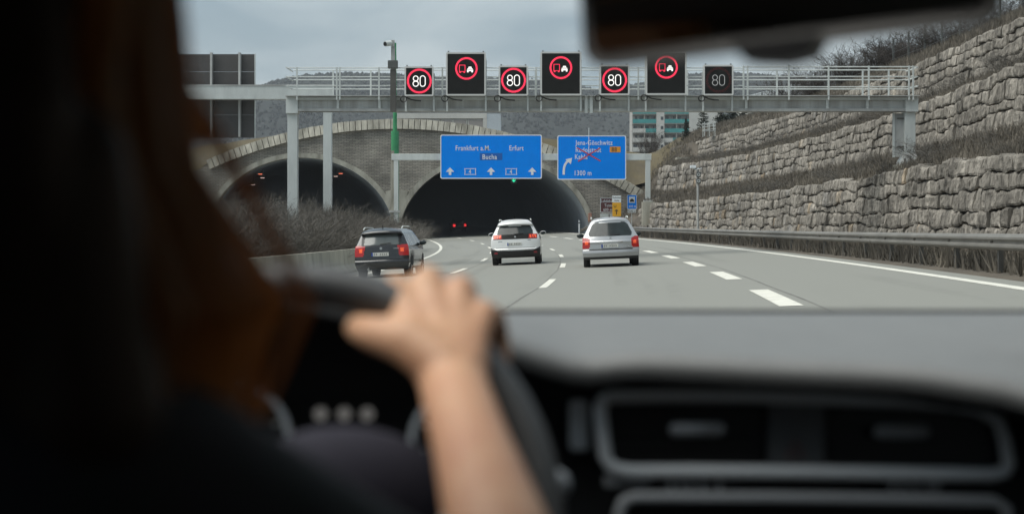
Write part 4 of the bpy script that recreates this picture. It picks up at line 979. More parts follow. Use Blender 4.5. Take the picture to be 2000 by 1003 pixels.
# lamps in the left tube
lamp_m = mat('tunnel_lamp_glow', (0.5,0.1,0.05), 0.5, emit=(1.0,0.22,0.12), estr=0.6); lamp_w = mat('tunnel_lamp_pale', (0.5,0.4,0.35), 0.5, emit=(1.0,0.7,0.6), estr=0.35)
for (px, py, d, mm, lb) in ((507.5, 339, 175, lamp_m, 'upper of two orange lamps left in the left tunnel tube'), (512, 346.5, 178, lamp_w, 'lower of two orange lamps left in the left tunnel tube'), (494, 360, 182, lamp_w, 'faint lamp low on the left in the left tunnel tube'),
                            (665, 338, 175, lamp_m, 'reddish lamp right of the bare column in the left tube'), (655.5, 343.5, 178, lamp_w, 'pale small lamp just left of the reddish lamp in the left tube')):
    p = P(px, py, d); t = thing('tunnel_lamp', p, lb, 'lamp', 'lamps in the left tunnel tube')
    mb = MB(); mb.box((p.x-0.26, p.y, p.z-0.02), (p.x+0.26, p.y+0.5, p.z+0.12), 0.03); mb.build('casing', M['dark_steel'], t)
    mb = MB(); mb.box((p.x-0.19, p.y-0.03, p.z-0.07), (p.x+0.19, p.y+0.45, p.z-0.022)); mb.build('lens', mm, t)
    mb = MB(); mb.cyl((p.x, p.y+0.25, p.z+0.1), (p.x, p.y+0.25, p.z+2.2), 0.03, 6); mb.build('hanger', M['dark_steel'], t)

# small signs beside the portal
D = 148.0; base = 1.5
def posts(t, pxs, ytop, D):
    for p in pxs:
        mb = MB(); mb.cyl((px_x(p, D), D+0.12, base), (px_x(p, D), D+0.12, px_z(ytop, D)), 0.045, 8); mb.build('post', M['galv_dirty'], t)
t = board('tunnel_name_sign', 1172.5, 386.5, 1199, 414.5, D, 'brown sign lettered Lobdeburg Tunnel 600 m, partly behind the yellow sign', 'road sign', M['sign_brown'], M['sign_white'], 0.05, 0.05, 'small signs by the tunnel', 0.04)
text(t, 'Lobdeburg', 1174, 395, 5.6, M['sign_white'], D-0.02, D, 0.72); text(t, 'Tunnel', 1180.5, 403.5, 5.6, M['sign_white'], D-0.02, D, 0.8); text(t, '600 m', 1178.5, 412, 5.6, M['sign_white'], D-0.02, D, 0.8)
posts(t, (1177, 1195), 388, D)
mb = MB(); mb.box((px_x(1172, D), D+0.05, px_z(424, D)), (px_x(1199, D), D+0.07, px_z(417, D))); mb.build('lower_plate', M['galv'], t)
D2 = 146.5
t = board('detour_sign', 1196, 395.5, 1213, 422.5, D2, 'yellow detour sign with U and an up arrow under a white plate', 'road sign', M['sign_yellow'], None, 0.04, 0.05, 'small signs by the tunnel')
text(t, 'U', 1198.8, 405, 5.5, M['sign_black'], D2-0.012, D2, 1.0)
s_ = D2/FP; x, z = px_x(1204, D2), px_z(413.5, D2); mb = MB(); mb.prism([(x-0.8*s_, z-5*s_), (x+0.8*s_, z-5*s_), (x+0.8*s_, z+2.4*s_), (x+3.3*s_, z+1.0*s_), (x+3.3*s_, z+2.5*s_), (x, z+5*s_), (x-3.3*s_, z+2.5*s_), (x-3.3*s_, z+1.0*s_), (x-0.8*s_, z+2.4*s_)], D2-0.016, D2-0.002); mb.build('arrow', M['sign_black'], t)
mb = MB(); mb.box((px_x(1195.5, D2), D2, px_z(395, D2)), (px_x(1213, D2), D2+0.04, px_z(382, D2))); o = mb.build('white_plate', M['sign_white'], t)
text(o, 'Rudolstadt', 1196.6, 387.2, 3.3, M['sign_black'], D2-0.01, D2, 0.78); text(o, 'Kahla', 1200.5, 393, 3.3, M['sign_black'], D2-0.01, D2, 0.8)
posts(t, (1204.5,), 384, D2)
t = board('tunnel_sign', 1225, 380.5, 1243.5, 408, D, 'blue tunnel sign with a black arch pictogram, right of the yellow sign', 'road sign', M['sign_blue'], M['sign_white'], 0.05, 0.06, 'small signs by the tunnel', 0.03)
mb = MB(); mb.box((px_x(1228.5, D), D-0.02, px_z(396, D)), (px_x(1240, D), D-0.002, px_z(384, D))); o = mb.build('pictogram_field', M['sign_white'], t)
s_ = D/FP; x, z = px_x(1234.2, D), px_z(394, D); mb = MB(); mb.prism([(x+4.4*s_*math.cos(a), z+6.2*s_*math.sin(a)) for a in np.linspace(0, math.pi, 14)], D-0.03, D-0.021); mb.build('arch_symbol', M['sign_black'], o)
text(t, '600 m', 1228.5, 404.6, 4.4, M['sign_white'], D-0.02, D, 0.8)
mb = MB(); mb.box((px_x(1226, D), D, px_z(415, D)), (px_x(1242.5, D), D+0.04, px_z(409, D))); o = mb.build('white_plate', M['sign_white'], t)
text(o, 'Radio an', 1227, 413.8, 3.6, M['sign_black'], D-0.01, D, 0.8)
posts(t, (1234,), 382, D)
# rust-red box on a post beside the ring, white marker post at the road edge
D = 158.0; t = thing('hydrant_box', (px_x(1152, D), D, 1.0), 'rust-red weathered box on a post at the tunnel corner', 'box')
mb = MB(); mb.box((px_x(1149, D), D, px_z(433, D)), (px_x(1156, D), D+0.3, px_z(416, D)), 0.05); mb.build('cabinet', mat('rust_red_paint', (0.30,0.12,0.08), 0.7, var=0.4, scale=4, col2=(0.42,0.27,0.20)), t)
mb = MB(); mb.box((px_x(1151, D), D+0.05, 0.8), (px_x(1154, D), D+0.2, px_z(433, D))); mb.build('post', M['galv_dirty'], t)
D = 162.0; t = thing('marker_post', (px_x(1131, D), D, 1.0), 'small white marker post at the tunnel edge', 'marker post')
mb = MB(); mb.prism([(px_x(1129.8, D), 0.9), (px_x(1132.4, D), 0.9), (px_x(1132.4, D), px_z(431.5, D)), (px_x(1129.8, D), px_z(429.5, D))], D, D+0.08); mb.build('post', M['sign_white'], t)
mb = MB(); mb.box((px_x(1129.8, D), D-0.01, px_z(436, D)), (px_x(1132.4, D), D-0.002, px_z(433.5, D))); mb.build('reflector', M['sign_black'], t)
# signal post beside the wall
D = 101.0; t = thing('detector_post', (px_x(1363, D), D, 0.8), 'slim grey post with two round detectors and white box before the lowest wall', 'detector post')
mb = MB(); mb.cyl((px_x(1363, D), D, 0.6), (px_x(1363, D), D, px_z(328, D)), 0.075, 10); mb.build('pole', M['galv_dirty'], t)
mb = MB(); mb.box((px_x(1348, D), D-0.15, px_z(328.5, D)), (px_x(1359, D), D+0.15, px_z(323, D)), 0.02); mb.build('white_box', M['sign_white'], t)
mb = MB(); mb.cyl((px_x(1353, D), D, px_z(328.5, D)), (px_x(1363, D), D, px_z(333, D)), 0.03, 6); mb.build('arm', M['galv'], t)
mb = MB(); mb.obox((px_x(1364, D), D-0.1, px_z(330, D)), (0.16, 0, 0.05), (0, 0.2, 0), (0, 0, 0.02)); mb.build('cover', M['sign_white'], t)
for y in (341, 353.5):
    mb = MB(); mb.box((px_x(1359.5, D), D-0.2, px_z(y+5, D)), (px_x(1368, D), D-0.05, px_z(y-5, D)), 0.02); o = mb.build('detector', M['dark_steel'], t)
    mb = MB(); mb.ring((px_x(1363.8, D), px_z(y, D)), 0.05, 0.10, D-0.22, D-0.201, 16); mb.build('lens', M['galv'], o)
# small steel platform at the end of the top wall
D = 152.0; t = thing('steel_platform', (px_x(1386, D), D, 10.2), 'small railed steel platform at the left end of the top stone wall', 'platform')
for p in (1376, 1386, 1396.5):
    for dy in (0, 1.2):
        mb = MB(); mb.cyl((px_x(p, D), D+dy, px_z(266, D)), (px_x(p, D), D+dy, px_z(238.5-(p-1376)*0.05, D)), 0.035, 6); mb.build('post', M['galv'], t)
for y in (239.5, 246, 252):
    mb = MB(); mb.tube([(px_x(1375, D), D+1.2, px_z(y+1.5, D)), (px_x(1375, D), D, px_z(y+2, D)), (px_x(1398, D), D, px_z(y-1, D)), (px_x(1398, D), D+1.2, px_z(y-1.5, D))], 0.03, 6); mb.build('rail', M['galv'], t)
mb = MB(); mb.box((px_x(1375, D), D, px_z(256, D)), (px_x(1398, D), D+1.2, px_z(254.5, D))); mb.build('floor', M['galv_dirty'], t)
# concrete chamber with step slabs at the end of the middle wall
D = 161.0; t = thing('concrete_chamber', (px_x(1336, D), D, 7), 'low grey concrete chamber with a dark gap, left end of the middle wall', 'concrete chamber')
mb = MB(); mb.box((px_x(1324, D), D, px_z(324, D)), (px_x(1350, D), D+1.5, px_z(314, D))); mb.build('base', M['conc_barrier'], t)
mb = MB(); mb.box((px_x(1326, D), D+0.3, px_z(314, D)), (px_x(1347, D), D+1.4, px_z(311.5, D))); mb.build('gap', M['shade_dark'], t)  # solid dark filler, the shade of the gap put into its colour
mb = MB(); mb.box((px_x(1322, D), D-0.15, px_z(311.5, D)), (px_x(1351, D), D+1.6, px_z(307, D))); mb.build('lid', M['conc_barrier'], t)

# wire fence on the crest of the slope
x, y, z = rd(23, 95); fe = thing('wire_fence', (x, y, 12.2), 'thin wire fence with dark posts along the top of the slope', 'fence')
fp = []
for Y in np.arange(56, 150, 3.6):
    x, y, z = rd(23.0, Y); mb = MB(); zz = 12.15+0.1*mnoise.noise((Y, 0, 0)); mb.box((x-0.055, y-0.055, zz-0.4), (x+0.055, y+0.055, zz+1.75)); mb.build('post', M['dark_steel'], fe); fp.append((x, y, zz))
for h in (0.35, 0.8, 1.25, 1.68):
    mb = MB(); mb.tube([(p[0]-0.06, p[1], p[2]+h) for p in fp], 0.012, 4); mb.build('wire', M['dark_steel'], fe)

# ------------------------------------------------------------------ bare shrubs and trees
def twigs(n_stem, h, spread, seed, thick=0.014, sub=9, lean=0.6, curl=0.25, minz=0.0):
    rr = np.random.default_rng(seed); V = []; Fc = []
    def seg(p, q, w0, w1, side):
        i = len(V); s_ = np.array(side); V.extend([tuple(p-s_*w0), tuple(p+s_*w0), tuple(q+s_*w1), tuple(q-s_*w1)]); Fc.append((i, i+1, i+2, i+3))
    for k in range(n_stem):
        a = rr.uniform(0, 6.283); rad = spread*math.sqrt(rr.random()); b = np.array((rad*math.cos(a), rad*math.sin(a), 0.0))
        d = np.array((math.cos(a)*lean*rr.random()+rr.normal()*0.15, math.sin(a)*lean*rr.random()+rr.normal()*0.15, 1.0)); d /= np.linalg.norm(d)
        L = h*rr.uniform(0.6, 1.08); n = 5; p = b; pts = [p]
        for j in range(n):
            d = d+rr.normal(size=3)*curl*0.4; d /= np.linalg.norm(d); p = p+d*L/n; pts.append(p)
        for j in range(n):
            w = thick*(1-j/(n+0.6)); sd = np.array((math.cos(a+1.3*j), math.sin(a+1.3*j), 0.1)); seg(pts[j], pts[j+1], w, w*0.8, sd)
        for _ in range(sub):
            j = rr.integers(1, n+1); f = rr.random(); q = pts[j-1]*(1-f)+pts[j]*f
            dd = d*0.7+rr.normal(size=3)*0.55; dd[2] = abs(dd[2])*0.8+0.25; dd /= np.linalg.norm(dd); l = L*rr.uniform(0.12, 0.34)
            e = q+dd*l*0.5; e2 = e+(dd+rr.normal(size=3)*0.25)*l*0.5; sd = rr.normal(size=3); sd /= np.linalg.norm(sd)
            seg(q, e, thick*0.5, thick*0.4, sd); seg(e, e2, thick*0.42, thick*0.22, sd)
            for _2 in range(2):
                g = e+(dd*0.6+rr.normal(size=3)*0.5)*l*0.4; seg(e, g, thick*0.34, thick*0.2, sd)
    return V, Fc
def shrub_mesh(name, m, *a, **k):
    V, Fc = twigs(*a, **k); me = bpy.data.meshes.new(name); me.from_pydata(V, [], Fc); me.materials.append(m); return me
BUSH = [shrub_mesh('twigs', M['twig'], 270, 3.0, 1.5, 100+i, 0.0105, 30, 0.8, 0.34) for i in range(3)]
SMALL = [shrub_mesh('twigs', M['twig'], 60, 1.5, 0.9, 200+i, 0.013, 11, 1.0, 0.4) for i in range(4)]
TALL = [shrub_mesh('twigs', M['twig_dark'], 26, 3.6, 0.7, 300+i, 0.024, 26, 0.8, 0.35) for i in range(4)]
def shrub(me, loc, sc, label, group, rz, name='bare_shrub', cat='shrub', nm='twigs'):
    t = thing(name, loc, label, cat, group, rz); o = bpy.data.objects.new(nm, me); COL.objects.link(o); o.parent = t; o.scale = sc; return t
# the long bush in the median: overlapping bare shrubs
k = 0
for Y in np.arange(58, 113, 3.0):
    for row in range(2):
        o = (-10.6 if row == 0 else -13.4)+1.2*math.sin(Y*1.3)*0.5; o += -0.4*sstep(95, 118, Y)
        x, y, z = rd(o, Y); hs = (0.74-0.15*sstep(75, 100, Y)+0.07*sstep(100, 118, Y)+random.uniform(-.06, .06))*(1.0 if row == 0 else 1.18)
        if row == 1 and Y > 104: continue
        shrub(BUSH[k % 3], (x, y, z-0.05), (1.0, 1.15, hs), 'bare brown shrub in the dense row behind the concrete barrier', 'bare shrubs in the median', k*1.7); k += 1
for k in range(70):                                   # scrub on the terraces
    o, Y = random.choice(((13.6, random.uniform(42, 150)), (14.8, random.uniform(42, 155)), (17.5, random.uniform(52, 158)), (18.6, random.uniform(52, 158))))
    pr = terr_profile_cache(Y); z = float(np.interp(o, pr[0], pr[1])); x, y, _ = rd(o, Y); q = random.uniform(0.35, 0.8)
    shrub(SMALL[k % 4], (x, y, z-0.06), (q*1.4, q*1.4, q*0.72), 'small leafless scrub bush on the terrace slope', 'scrub on the terraces', random.uniform(0, 6))
for k in range(64):                                   # shrubs along the skyline
    Y = random.uniform(60, 136); o = random.uniform(23.6, 27.5) if Y < 104 else random.uniform(21.5, 26.5); pr = terr_profile_cache(min(Y, 172)); z = float(np.interp(o, pr[0], pr[1])); x, y, _ = rd(o, Y)
    q = random.uniform(0.45, 0.8)*(1.0 if Y > 100 else 0.72)
    shrub(TALL[k % 4], (x, y, z-0.1), (q*1.5, q*1.5, q), 'dark leafless shrub on the skyline above the top wall', 'shrubs along the skyline', random.uniform(0, 6))
for k in range(9):                                   # thin young trees before the apartment block and on the far slope
    px, dd = ((random.uniform(1245, 1275), random.uniform(195, 215)) if k < 3 else (random.uniform(1530, 1640), random.uniform(150, 180)))
    X = px_x(px, dd); z = tz(X, dd) if dd > 184 else 11.8
    q = random.uniform(0.8, 1.25)*(1.3 if px > 1500 else 0.7)
    shrub(TALL[k % 4], (X, dd, z-0.1), (q, q, q*1.15), 'thin bare young tree beyond the right-hand slope', 'young bare trees', random.uniform(0, 6), 'bare_tree', 'tree', 'crown')
# bare tree with an open crown between the gantry and the hall
def conifer_mesh(h, r, seed):
    rr = random.Random(seed); V = []; Fc = []
    z = 0.12*h
    while z < h*0.985:
        f = 1-z/h; L = r*(f**0.85)*rr.uniform(0.8, 1.15)+0.12; nb = max(4, int(9*f+4))
        for b in range(nb):
            a = rr.uniform(0, 6.28); l = L*rr.uniform(0.55, 1.1); dz = -0.12*l+rr.uniform(-.08, .1)
            m_ = max(4, int(l/0.09))
            for j in range(m_):
                t = (j+0.5)/m_; x, y, zz = math.cos(a)*l*t, math.sin(a)*l*t, z+dz*t+0.18*l*t*t
                for _ in range(3):
                    s_ = rr.uniform(0.05, 0.13)*(1.15-t*0.5); d = rr.uniform(0, 6.28); i = len(V)
                    V += [(x+rr.uniform(-.05,.05), y+rr.uniform(-.05,.05), zz), (x+s_*math.cos(d), y+s_*math.sin(d), zz+rr.uniform(-.05,.1)), (x+s_*1.6*math.cos(a+rr.uniform(-.8,.8)), y+s_*1.6*math.sin(a+rr.uniform(-.8,.8)), zz+rr.uniform(-.03,.13))]; Fc.append((i, i+1, i+2))
        z += h*0.028*rr.uniform(0.7, 1.3)
    return V, Fc
def conifer(px, ybase, ytop, d, r, label, seed):
    X = px_x(px, d); zb, zt = px_z(ybase, d), px_z(ytop, d); h = zt-zb
    t = thing('conifer', (X, d, zb), label, 'conifer', 'conifers at the end of the walls')
    V, Fc = conifer_mesh(h, r, seed); mk('crown', V, Fc, M['needle'], t, local=True)
    mb = MB(); mb.tube([(0, 0, -0.6), (0.02, 0, h*0.5), (0, 0, h*0.96)], [0.11, 0.07, 0.015], 8); mb.build('trunk', M['bark'], t, local=True)
conifer(1341, 306, 232, 172, 1.0, 'small dark conifer in front of the turquoise balconies', 5)
conifer(1374, 300, 206, 176, 1.5, 'tall dark conifer between the apartment block and the steel platform', 6)
conifer(1352, 304, 262, 170, 0.75, 'low dark conifer beside the concrete chamber', 7)
for k, (px, yb, yt, d, r) in enumerate(((1408, 268, 214, 185, 2.0), (1430, 262, 206, 190, 2.2), (1452, 255, 210, 188, 2.0), (1476, 250, 212, 192, 2.0), (1418, 266, 226, 180, 1.6), (1500, 246, 216, 195, 1.8))):
    conifer(px, yb, yt, d, r, 'dark bushy conifer in the thicket above the top wall', 20+k)
# ------------------------------------------------------------------ cars
def car_paint(name, col, rough=0.25, metal=0.0, coat=0.8):
    return mat(name, col, rough, metal, var=0.06, scale=1.2, coat=coat)
def build_car(name, label, cat, Y, o, S, dyaw=0.0, group='cars on the road ahead'):
    x, y, z = rd(o, Y); t = thing(name, (x, y, float(z)), label, cat, group)
    t.rotation_euler = (0, -RS, -(head(Y)+dyaw))
    zb, zr, L = S['zb'], S['zr'], S['L']; nz, nx = S.get('res', (64, 60))
    wz, wv = zip(*S['w']); yz, yv = zip(*S['yr'])
    zs = np.linspace(zb, zr, nz); ts = np.linspace(-1, 1, nx)
    ts = np.sign(ts)*(np.abs(ts)**0.85)
    G_ = np.zeros((nz, nx, 3))
    for i, z0 in enumerate(zs):
        w = np.interp(z0, wz, wv); yy = np.interp(z0, yz, yv)
        for j, tt_ in enumerate(ts):
            a = abs(tt_); G_[i, j] = (tt_*w, yy+S.get('bul', 0.17)*a**3.2+0.03*a*a, z0+0.035*(1-a*a)*((z0-zb)/(zr-zb))**4)
    faces = {}
    V = [tuple(p) for p in G_.reshape(-1, 3)]
    def put(nm, f): faces.setdefault(nm, []).append(f)
    for i in range(nz-1):
        for j in range(nx-1):
            c = (G_[i, j]+G_[i+1, j+1])/2
            put(S['rear'](c[0], c[2]), (i*nx+j, i*nx+j+1, (i+1)*nx+j+1, (i+1)*nx+j))
    B = [i*nx for i in range(nz)]+[(nz-1)*nx+j for j in range(1, nx)]+[i*nx+nx-1 for i in range(nz-2, -1, -1)]
    ty, tv = zip(*S['top']); ns = S.get('ns', 50); prev = B
    for k in range(1, ns+1):
        s_ = k/ns; cur = []
        for b in B:
            p = V[b]; yy = p[1]+(L-p[1])*s_; tz_ = np.interp(yy, ty, tv)
            f = 1.0-0.14*sstep(L-0.9, L, yy); xx = p[0]*f
            zz = min(p[2], tz_+0.03*(1-(p[0]/0.9)**2)) if p[2] > 0.6 else p[2]
            cur.append(len(V)); V.append((xx, yy, zz))
        for q in range(len(B)-1):
            a_, b_, c_, d_ = prev[q], prev[q+1], cur[q+1], cur[q]
            ce = [(V[a_][m]+V[c_][m])/2 for m in range(3)]
            vert = abs(V[a_][0]-V[b_][0]) < abs(V[a_][2]-V[b_][2])*1.4
            put(S['side'](ce[1], ce[2], ce[0]) if vert else 'body', (a_, b_, c_, d_))
        prev = cur
    put('body', tuple(prev))
    put('underbody', tuple([0, nx-1, prev[-1], prev[0]]))
    obs = {}
    for nm, fl in faces.items():
        used = sorted({i for f in fl for i in f}); ix = {u: k for k, u in enumerate(used)}
        base = nm.split('#')[0]
        par = t
        if base in ('lamp',): continue
        obs[nm] = mk(base, [V[u] for u in used], [tuple(ix[i] for i in f) for f in fl], S['mats'][base], par, base not in ('underbody',), local=True)
        if base == 'rear_window': obs[nm].location.y += 0.004
    if 'lamp#l' in faces:
        for sd in ('l', 'r'):
            fl = faces['lamp#'+sd]; used = sorted({i for f in fl for i in f}); ix = {u: k for k, u in enumerate(used)}
            mk('lamp', [V[u] for u in used], [tuple(ix[i] for i in f) for f in fl], M['tail_lit'], obs['tail_light#'+sd], True, local=True)
    def ysurf(xx, z0):
        w = np.interp(z0, wz, wv); a = min(1, abs(xx)/w); return float(np.interp(z0, yz, yv)+S.get('bul', 0.17)*a**3.2+0.03*a*a)
    # wheels
    for sx in (-1, 1):
        for yy in (S['ax0'], S['ax0']+S['wb']):
            xo = sx*(np.interp(0.45, wz, wv)-0.015); xi = xo-sx*0.21; r = S['r']
            mb = MB(); n = 28; V2 = []
            for (xx, rr_) in ((xi, r-0.03), (xi+sx*0.02, r), (xo-sx*0.02, r), (xo, r-0.03), (xo, r-0.10), (xo-sx*0.03, r-0.11)):
                for q in range(n): a = 2*math.pi*q/n; V2.append((xx, yy+rr_*math.cos(a), r+rr_*math.sin(a)))
            mb.add(V2, [(i*n+q, i*n+(q+1) % n, (i+1)*n+(q+1) % n, (i+1)*n+q) for i in range(5) for q in range(n)]+[tuple(range(n))]); wh = mb.build('wheel', M['rubber'], t, True, local=True)
            mb = MB(); mb.tube([(xo-sx*0.035, yy, r), (xo-sx*0.02, yy, r)], r-0.105, 24)
            for q in range(5):
                a = 2*math.pi*q/5; mb.obox((xo-sx*0.012, yy+0.11*math.cos(a), r+0.11*math.sin(a)), (0.012, 0, 0), (0, 0.10*math.cos(a), 0.10*math.sin(a)), (0, -0.02*math.sin(a), 0.02*math.cos(a)))
            mb.build('rim', M['rim'], wh, local=True)
    # number plate
    pz0, pz1, phw, pxo = S['plate']; ym = min(ysurf(pxo-phw, pz0), ysurf(pxo, (pz0+pz1)/2))-0.02
    mb = MB(); mb.box((pxo-phw, ym, pz0), (pxo+phw, ym+0.06, pz1)); pl = mb.build('number_plate', M['plate'], t, local=True)
    mb = MB(); mb.box((pxo-phw, ym-0.004, pz0), (pxo-phw+0.045, ym-0.0005, pz1)); mb.build('country_strip', M['plate_blue'], pl, local=True)
    for k in range(7):                                  # unreadable dark characters, as in the photograph
        xx = pxo-phw+0.075+k*0.06
        if k == 2: continue
        mb = MB(); mb.box((xx, ym-0.003, pz0+0.022), (xx+0.03, ym-0.0006, pz1-0.022)); mb.build('character', mat('plate_grey', (0.25,0.25,0.24), 0.6) if k == 0 else bpy.data.materials['plate_grey'], pl, local=True)
    # mirrors, rails, aerial, wiper, badge
    yb, zm = S['mir']
    for sx in (-1, 1):
        xx = sx*(np.interp(0.95, wz, wv)+0.10)
        mb = MB(); mb.sphere((xx, yb, zm), 1, 14, 9, (0.115, 0.07, 0.075)); mb.cyl((sx*(abs(xx)-0.2), yb+0.03, zm-0.05), (xx, yb+0.02, zm-0.04), 0.025, 8); mo = mb.build('wing_mirror', S['mats'].get('mirror', S['mats']['body']), t, True, local=True)
        mb = MB(); mb.sphere((xx, yb-0.045, zm), 1, 14, 9, (0.10, 0.03, 0.062)); mb.build('mirror_glass', M['car_glass'], mo, True, local=True)
        xr = sx*(np.interp(zr-0.07, wz, wv)); pts = []
        y0_ = np.interp(zr, yz, yv)+0.02
        for k in range(14):
            u = k/13; pts.append((xr*(1.0-0.02*u), y0_+u*1.9, zr-0.01+S['rail_h']*min(1, math.sin(math.pi*u)*3)))
        mb = MB(); mb.tube(pts, 0.018, 8); mb.build('roof_rail', S['mats']['rail'], t, True, local=True)
    mb = MB(); ya = np.interp(zr, yz, yv)+0.10; mb.tube([(0, ya, zr+0.02), (0, ya-0.07, zr+0.13)], [0.018, 0.01], 6); mb.build('aerial', M['black'], t, local=True)
    zw = S['wiper']; mb = MB(); pts = [(0.0+q*0.3, ysurf(q*0.3, zw+0.02+q*0.03)-0.03, zw+0.02+q*0.03) for q in np.linspace(-0.1, 1, 5)]; mb.tube(pts, 0.012, 6); mb.build('wiper', M['black'], t, local=True)
    bx_, bz_, br_ = S['badge']; yb_ = ysurf(bx_, bz_)-0.012; mb = MB(); mb.cyl((bx_, yb_, bz_), (bx_, yb_+0.03, bz_), br_, 14); mb.build('badge', M['chrome'], t, local=True)
    for (lx0, lx1, lz, lh) in S['script']:
        n = 4
        for k in range(n):
            xa = lx0+(lx1-lx0)*k/n; mb = MB(); yk = ysurf(xa, lz)-0.008; mb.box((xa, yk, lz), (xa+(lx1-lx0)/n*0.7, yk+0.02, lz+lh)); mb.build('script_letter', M['chrome'], t, local=True)
    for (ex, ez) in S.get('exhaust', []):
        ye = ysurf(ex, ez)+0.05; mb = MB(); mb.cyl((ex, ye-0.12, ez), (ex, ye+0.3, ez), 0.035, 12); mb.build('exhaust', M['chrome'], t, local=True)
    return t, ysurf
def rounded_win(x, z, z0, z1, h0, h1, r=0.07):
    a = abs(x)
    if not z0 < z < z1: return False
    h = h0+(h1-h0)*(z-z0)/(z1-z0)
    cz_ = min(z-z0, z1-z)
    if cz_ < r: h -= r-math.sqrt(max(0, r*r-(r-cz_)**2))
    return a < h
def side_fn(belt, ztop, y0, y1, pil, arches, r):
    def f(y, z, x):
        for ya in arches:
            if (y-ya)**2+(z-r)**2 < (r+0.05)**2: return 'wheel_arch#%d%d' % (x > 0, y > 2)
        if belt < z < ztop and y0+(z-belt)*0.35 < y < y1-(z-belt)*1.1:
            if not any(abs(y-p) < 0.05 for p in pil): return 'side_window#%d' % (x > 0)
        if z < 0.30: return 'sill'
        return 'body'
    return f
dark_trim = mat('dark_trim', (0.03,0.03,0.032), 0.6)
# silver estate
def rear_silver(x, z):
    a = abs(x); s_ = 'l' if x < 0 else 'r'
    if rounded_win(x, z, 0.945, 1.365, 0.70, 0.53, 0.10): return 'rear_window'
    if 0.575 < z < 0.915 and a > 0.655-0.03*(z-0.6)/0.3+0.10*max(0, (z-0.85)/0.065):
        return 'lamp#'+s_ if 0.70 < z < 0.81 and a > 0.70 and a < 0.79 else 'tail_light#'+s_
    if 0.735 < z < 0.785 and a < 0.40: return 'handle_strip'
    if z < 0.525: return 'lower_bumper' if z < 0.315 else 'bumper'
    if 0.525 < z < 0.552 and a < 0.67: return 'panel_gap'
    return 'body'
sil = car_paint('silver_paint', (0.47,0.48,0.49), 0.32, 0.45); sil_b = car_paint('silver_bumper', (0.43,0.44,0.45), 0.36, 0.4)
S = dict(zb=0.24, zr=1.50, L=4.5, w=[(0.2,.80),(0.35,.865),(0.55,.875),(0.9,.86),(0.98,.815),(1.36,.615),(1.44,.555),(1.5,.46)],
    yr=[(0.2,.16),(0.32,.05),(0.44,.0),(0.52,.02),(0.54,.07),(0.72,.075),(0.735,.055),(0.785,.055),(0.80,.08),(0.94,.14),(1.36,.46),(1.43,.46),(1.5,.66)],
    top=[(0,1.52),(2.2,1.52),(2.8,1.42),(3.55,1.0),(4.2,0.86),(4.5,0.6)], rear=rear_silver, side=side_fn(0.95, 1.38, 0.62, 3.4, (1.35, 2.25), (0.85, 3.56), 0.32),
    mats=dict(body=sil, bumper=sil_b, lower_bumper=dark_trim, panel_gap=dark_trim, rear_window=M['car_glass'], side_window=M['car_glass'], tail_light=M['tail'], handle_strip=M['chrome'], wheel_arch=M['rubber'], sill=dark_trim, underbody=M['rubber'], rail=M['galv'], mirror=M['black']),
    ax0=0.85, wb=2.71, r=0.32, plate=(0.595,0.705,0.26,-0.03), mir=(3.0,0.98), rail_h=0.05, wiper=0.95, badge=(0,0.875,0.035), script=[(0.40,0.60,0.60,0.035)])
build_car('estate_car', 'silver estate car with lit tail lights and a dark rear window, rightmost of the three', 'car', 50.3, 1.54, S, 0.0)
# white suv
def rear_white(x, z):
    a = abs(x); s_ = 'l' if x < 0 else 'r'
    if rounded_win(x, z, 1.105, 1.40, 0.67, 0.57, 0.06): return 'rear_window'
    if 0.935 < z <= 1.10 and a < 0.80:
        if a > 0.47+0.04*(z-0.93)/0.17 and 0.945 < z < 1.095:
            for k in range(3):
                c = 0.555+0.085*k-0.25*(z-1.02)
                if abs(a-c) < 0.024 and 0.965 < z < 1.08: return 'lamp#'+s_
            return 'tail_light#'+s_
        return 'black_band'
    if 0.525 < z < 0.555 and a < 0.66: return 'chrome_strip'
    if 0.40 < z < 0.475 and 0.66 < a < 0.77: return 'reflector#'+s_
    if z <= 0.525+0.10*max(0, (a-0.62)/0.25) : return 'lower_bumper'
    if 0.60 < z < 0.622 and a < 0.72: return 'panel_gap'
    return 'body'
wp = car_paint('white_paint', (0.70,0.71,0.70), 0.25)
wgap = mat('white_paint_gap', (0.28,0.28,0.28), 0.5)
S2 = dict(zb=0.26, zr=1.61, L=4.45, w=[(0.2,.84),(0.45,.89),(0.8,.893),(1.0,.865),(1.10,.81),(1.4,.655),(1.52,.59),(1.61,.47)],
    yr=[(0.2,.14),(0.35,.03),(0.5,.0),(0.56,.0),(0.60,.05),(0.92,.10),(1.1,.17),(1.40,.40),(1.43,.30),(1.52,.36),(1.61,.66)],
    top=[(0,1.63),(2.2,1.63),(2.75,1.55),(3.45,1.12),(4.2,1.0),(4.45,0.7)], rear=rear_white, side=side_fn(1.08, 1.47, 0.62, 3.35, (1.3, 2.2), (0.85, 3.52), 0.35),
    mats=dict(body=wp, black_band=M['panel_black'], lower_bumper=M['black'], panel_gap=wgap, chrome_strip=M['chrome'], reflector=M['reflector'], rear_window=M['car_glass'], side_window=M['car_glass'], tail_light=M['tail'], wheel_arch=M['rubber'], sill=M['black'], underbody=M['rubber'], rail=M['galv'], mirror=wp),
    ax0=0.85, wb=2.675, r=0.35, plate=(0.70,0.805,0.26,-0.03), mir=(2.95,1.12), rail_h=0.045, wiper=1.09, badge=(0,1.01,0.035), script=[(-0.62,-0.46,0.84,0.03),(0.45,0.56,0.88,0.025)])
build_car('suv', 'white SUV with black lower bumper and clawed red tail lights, between the two estates', 'car', 58.8, -1.70, S2)
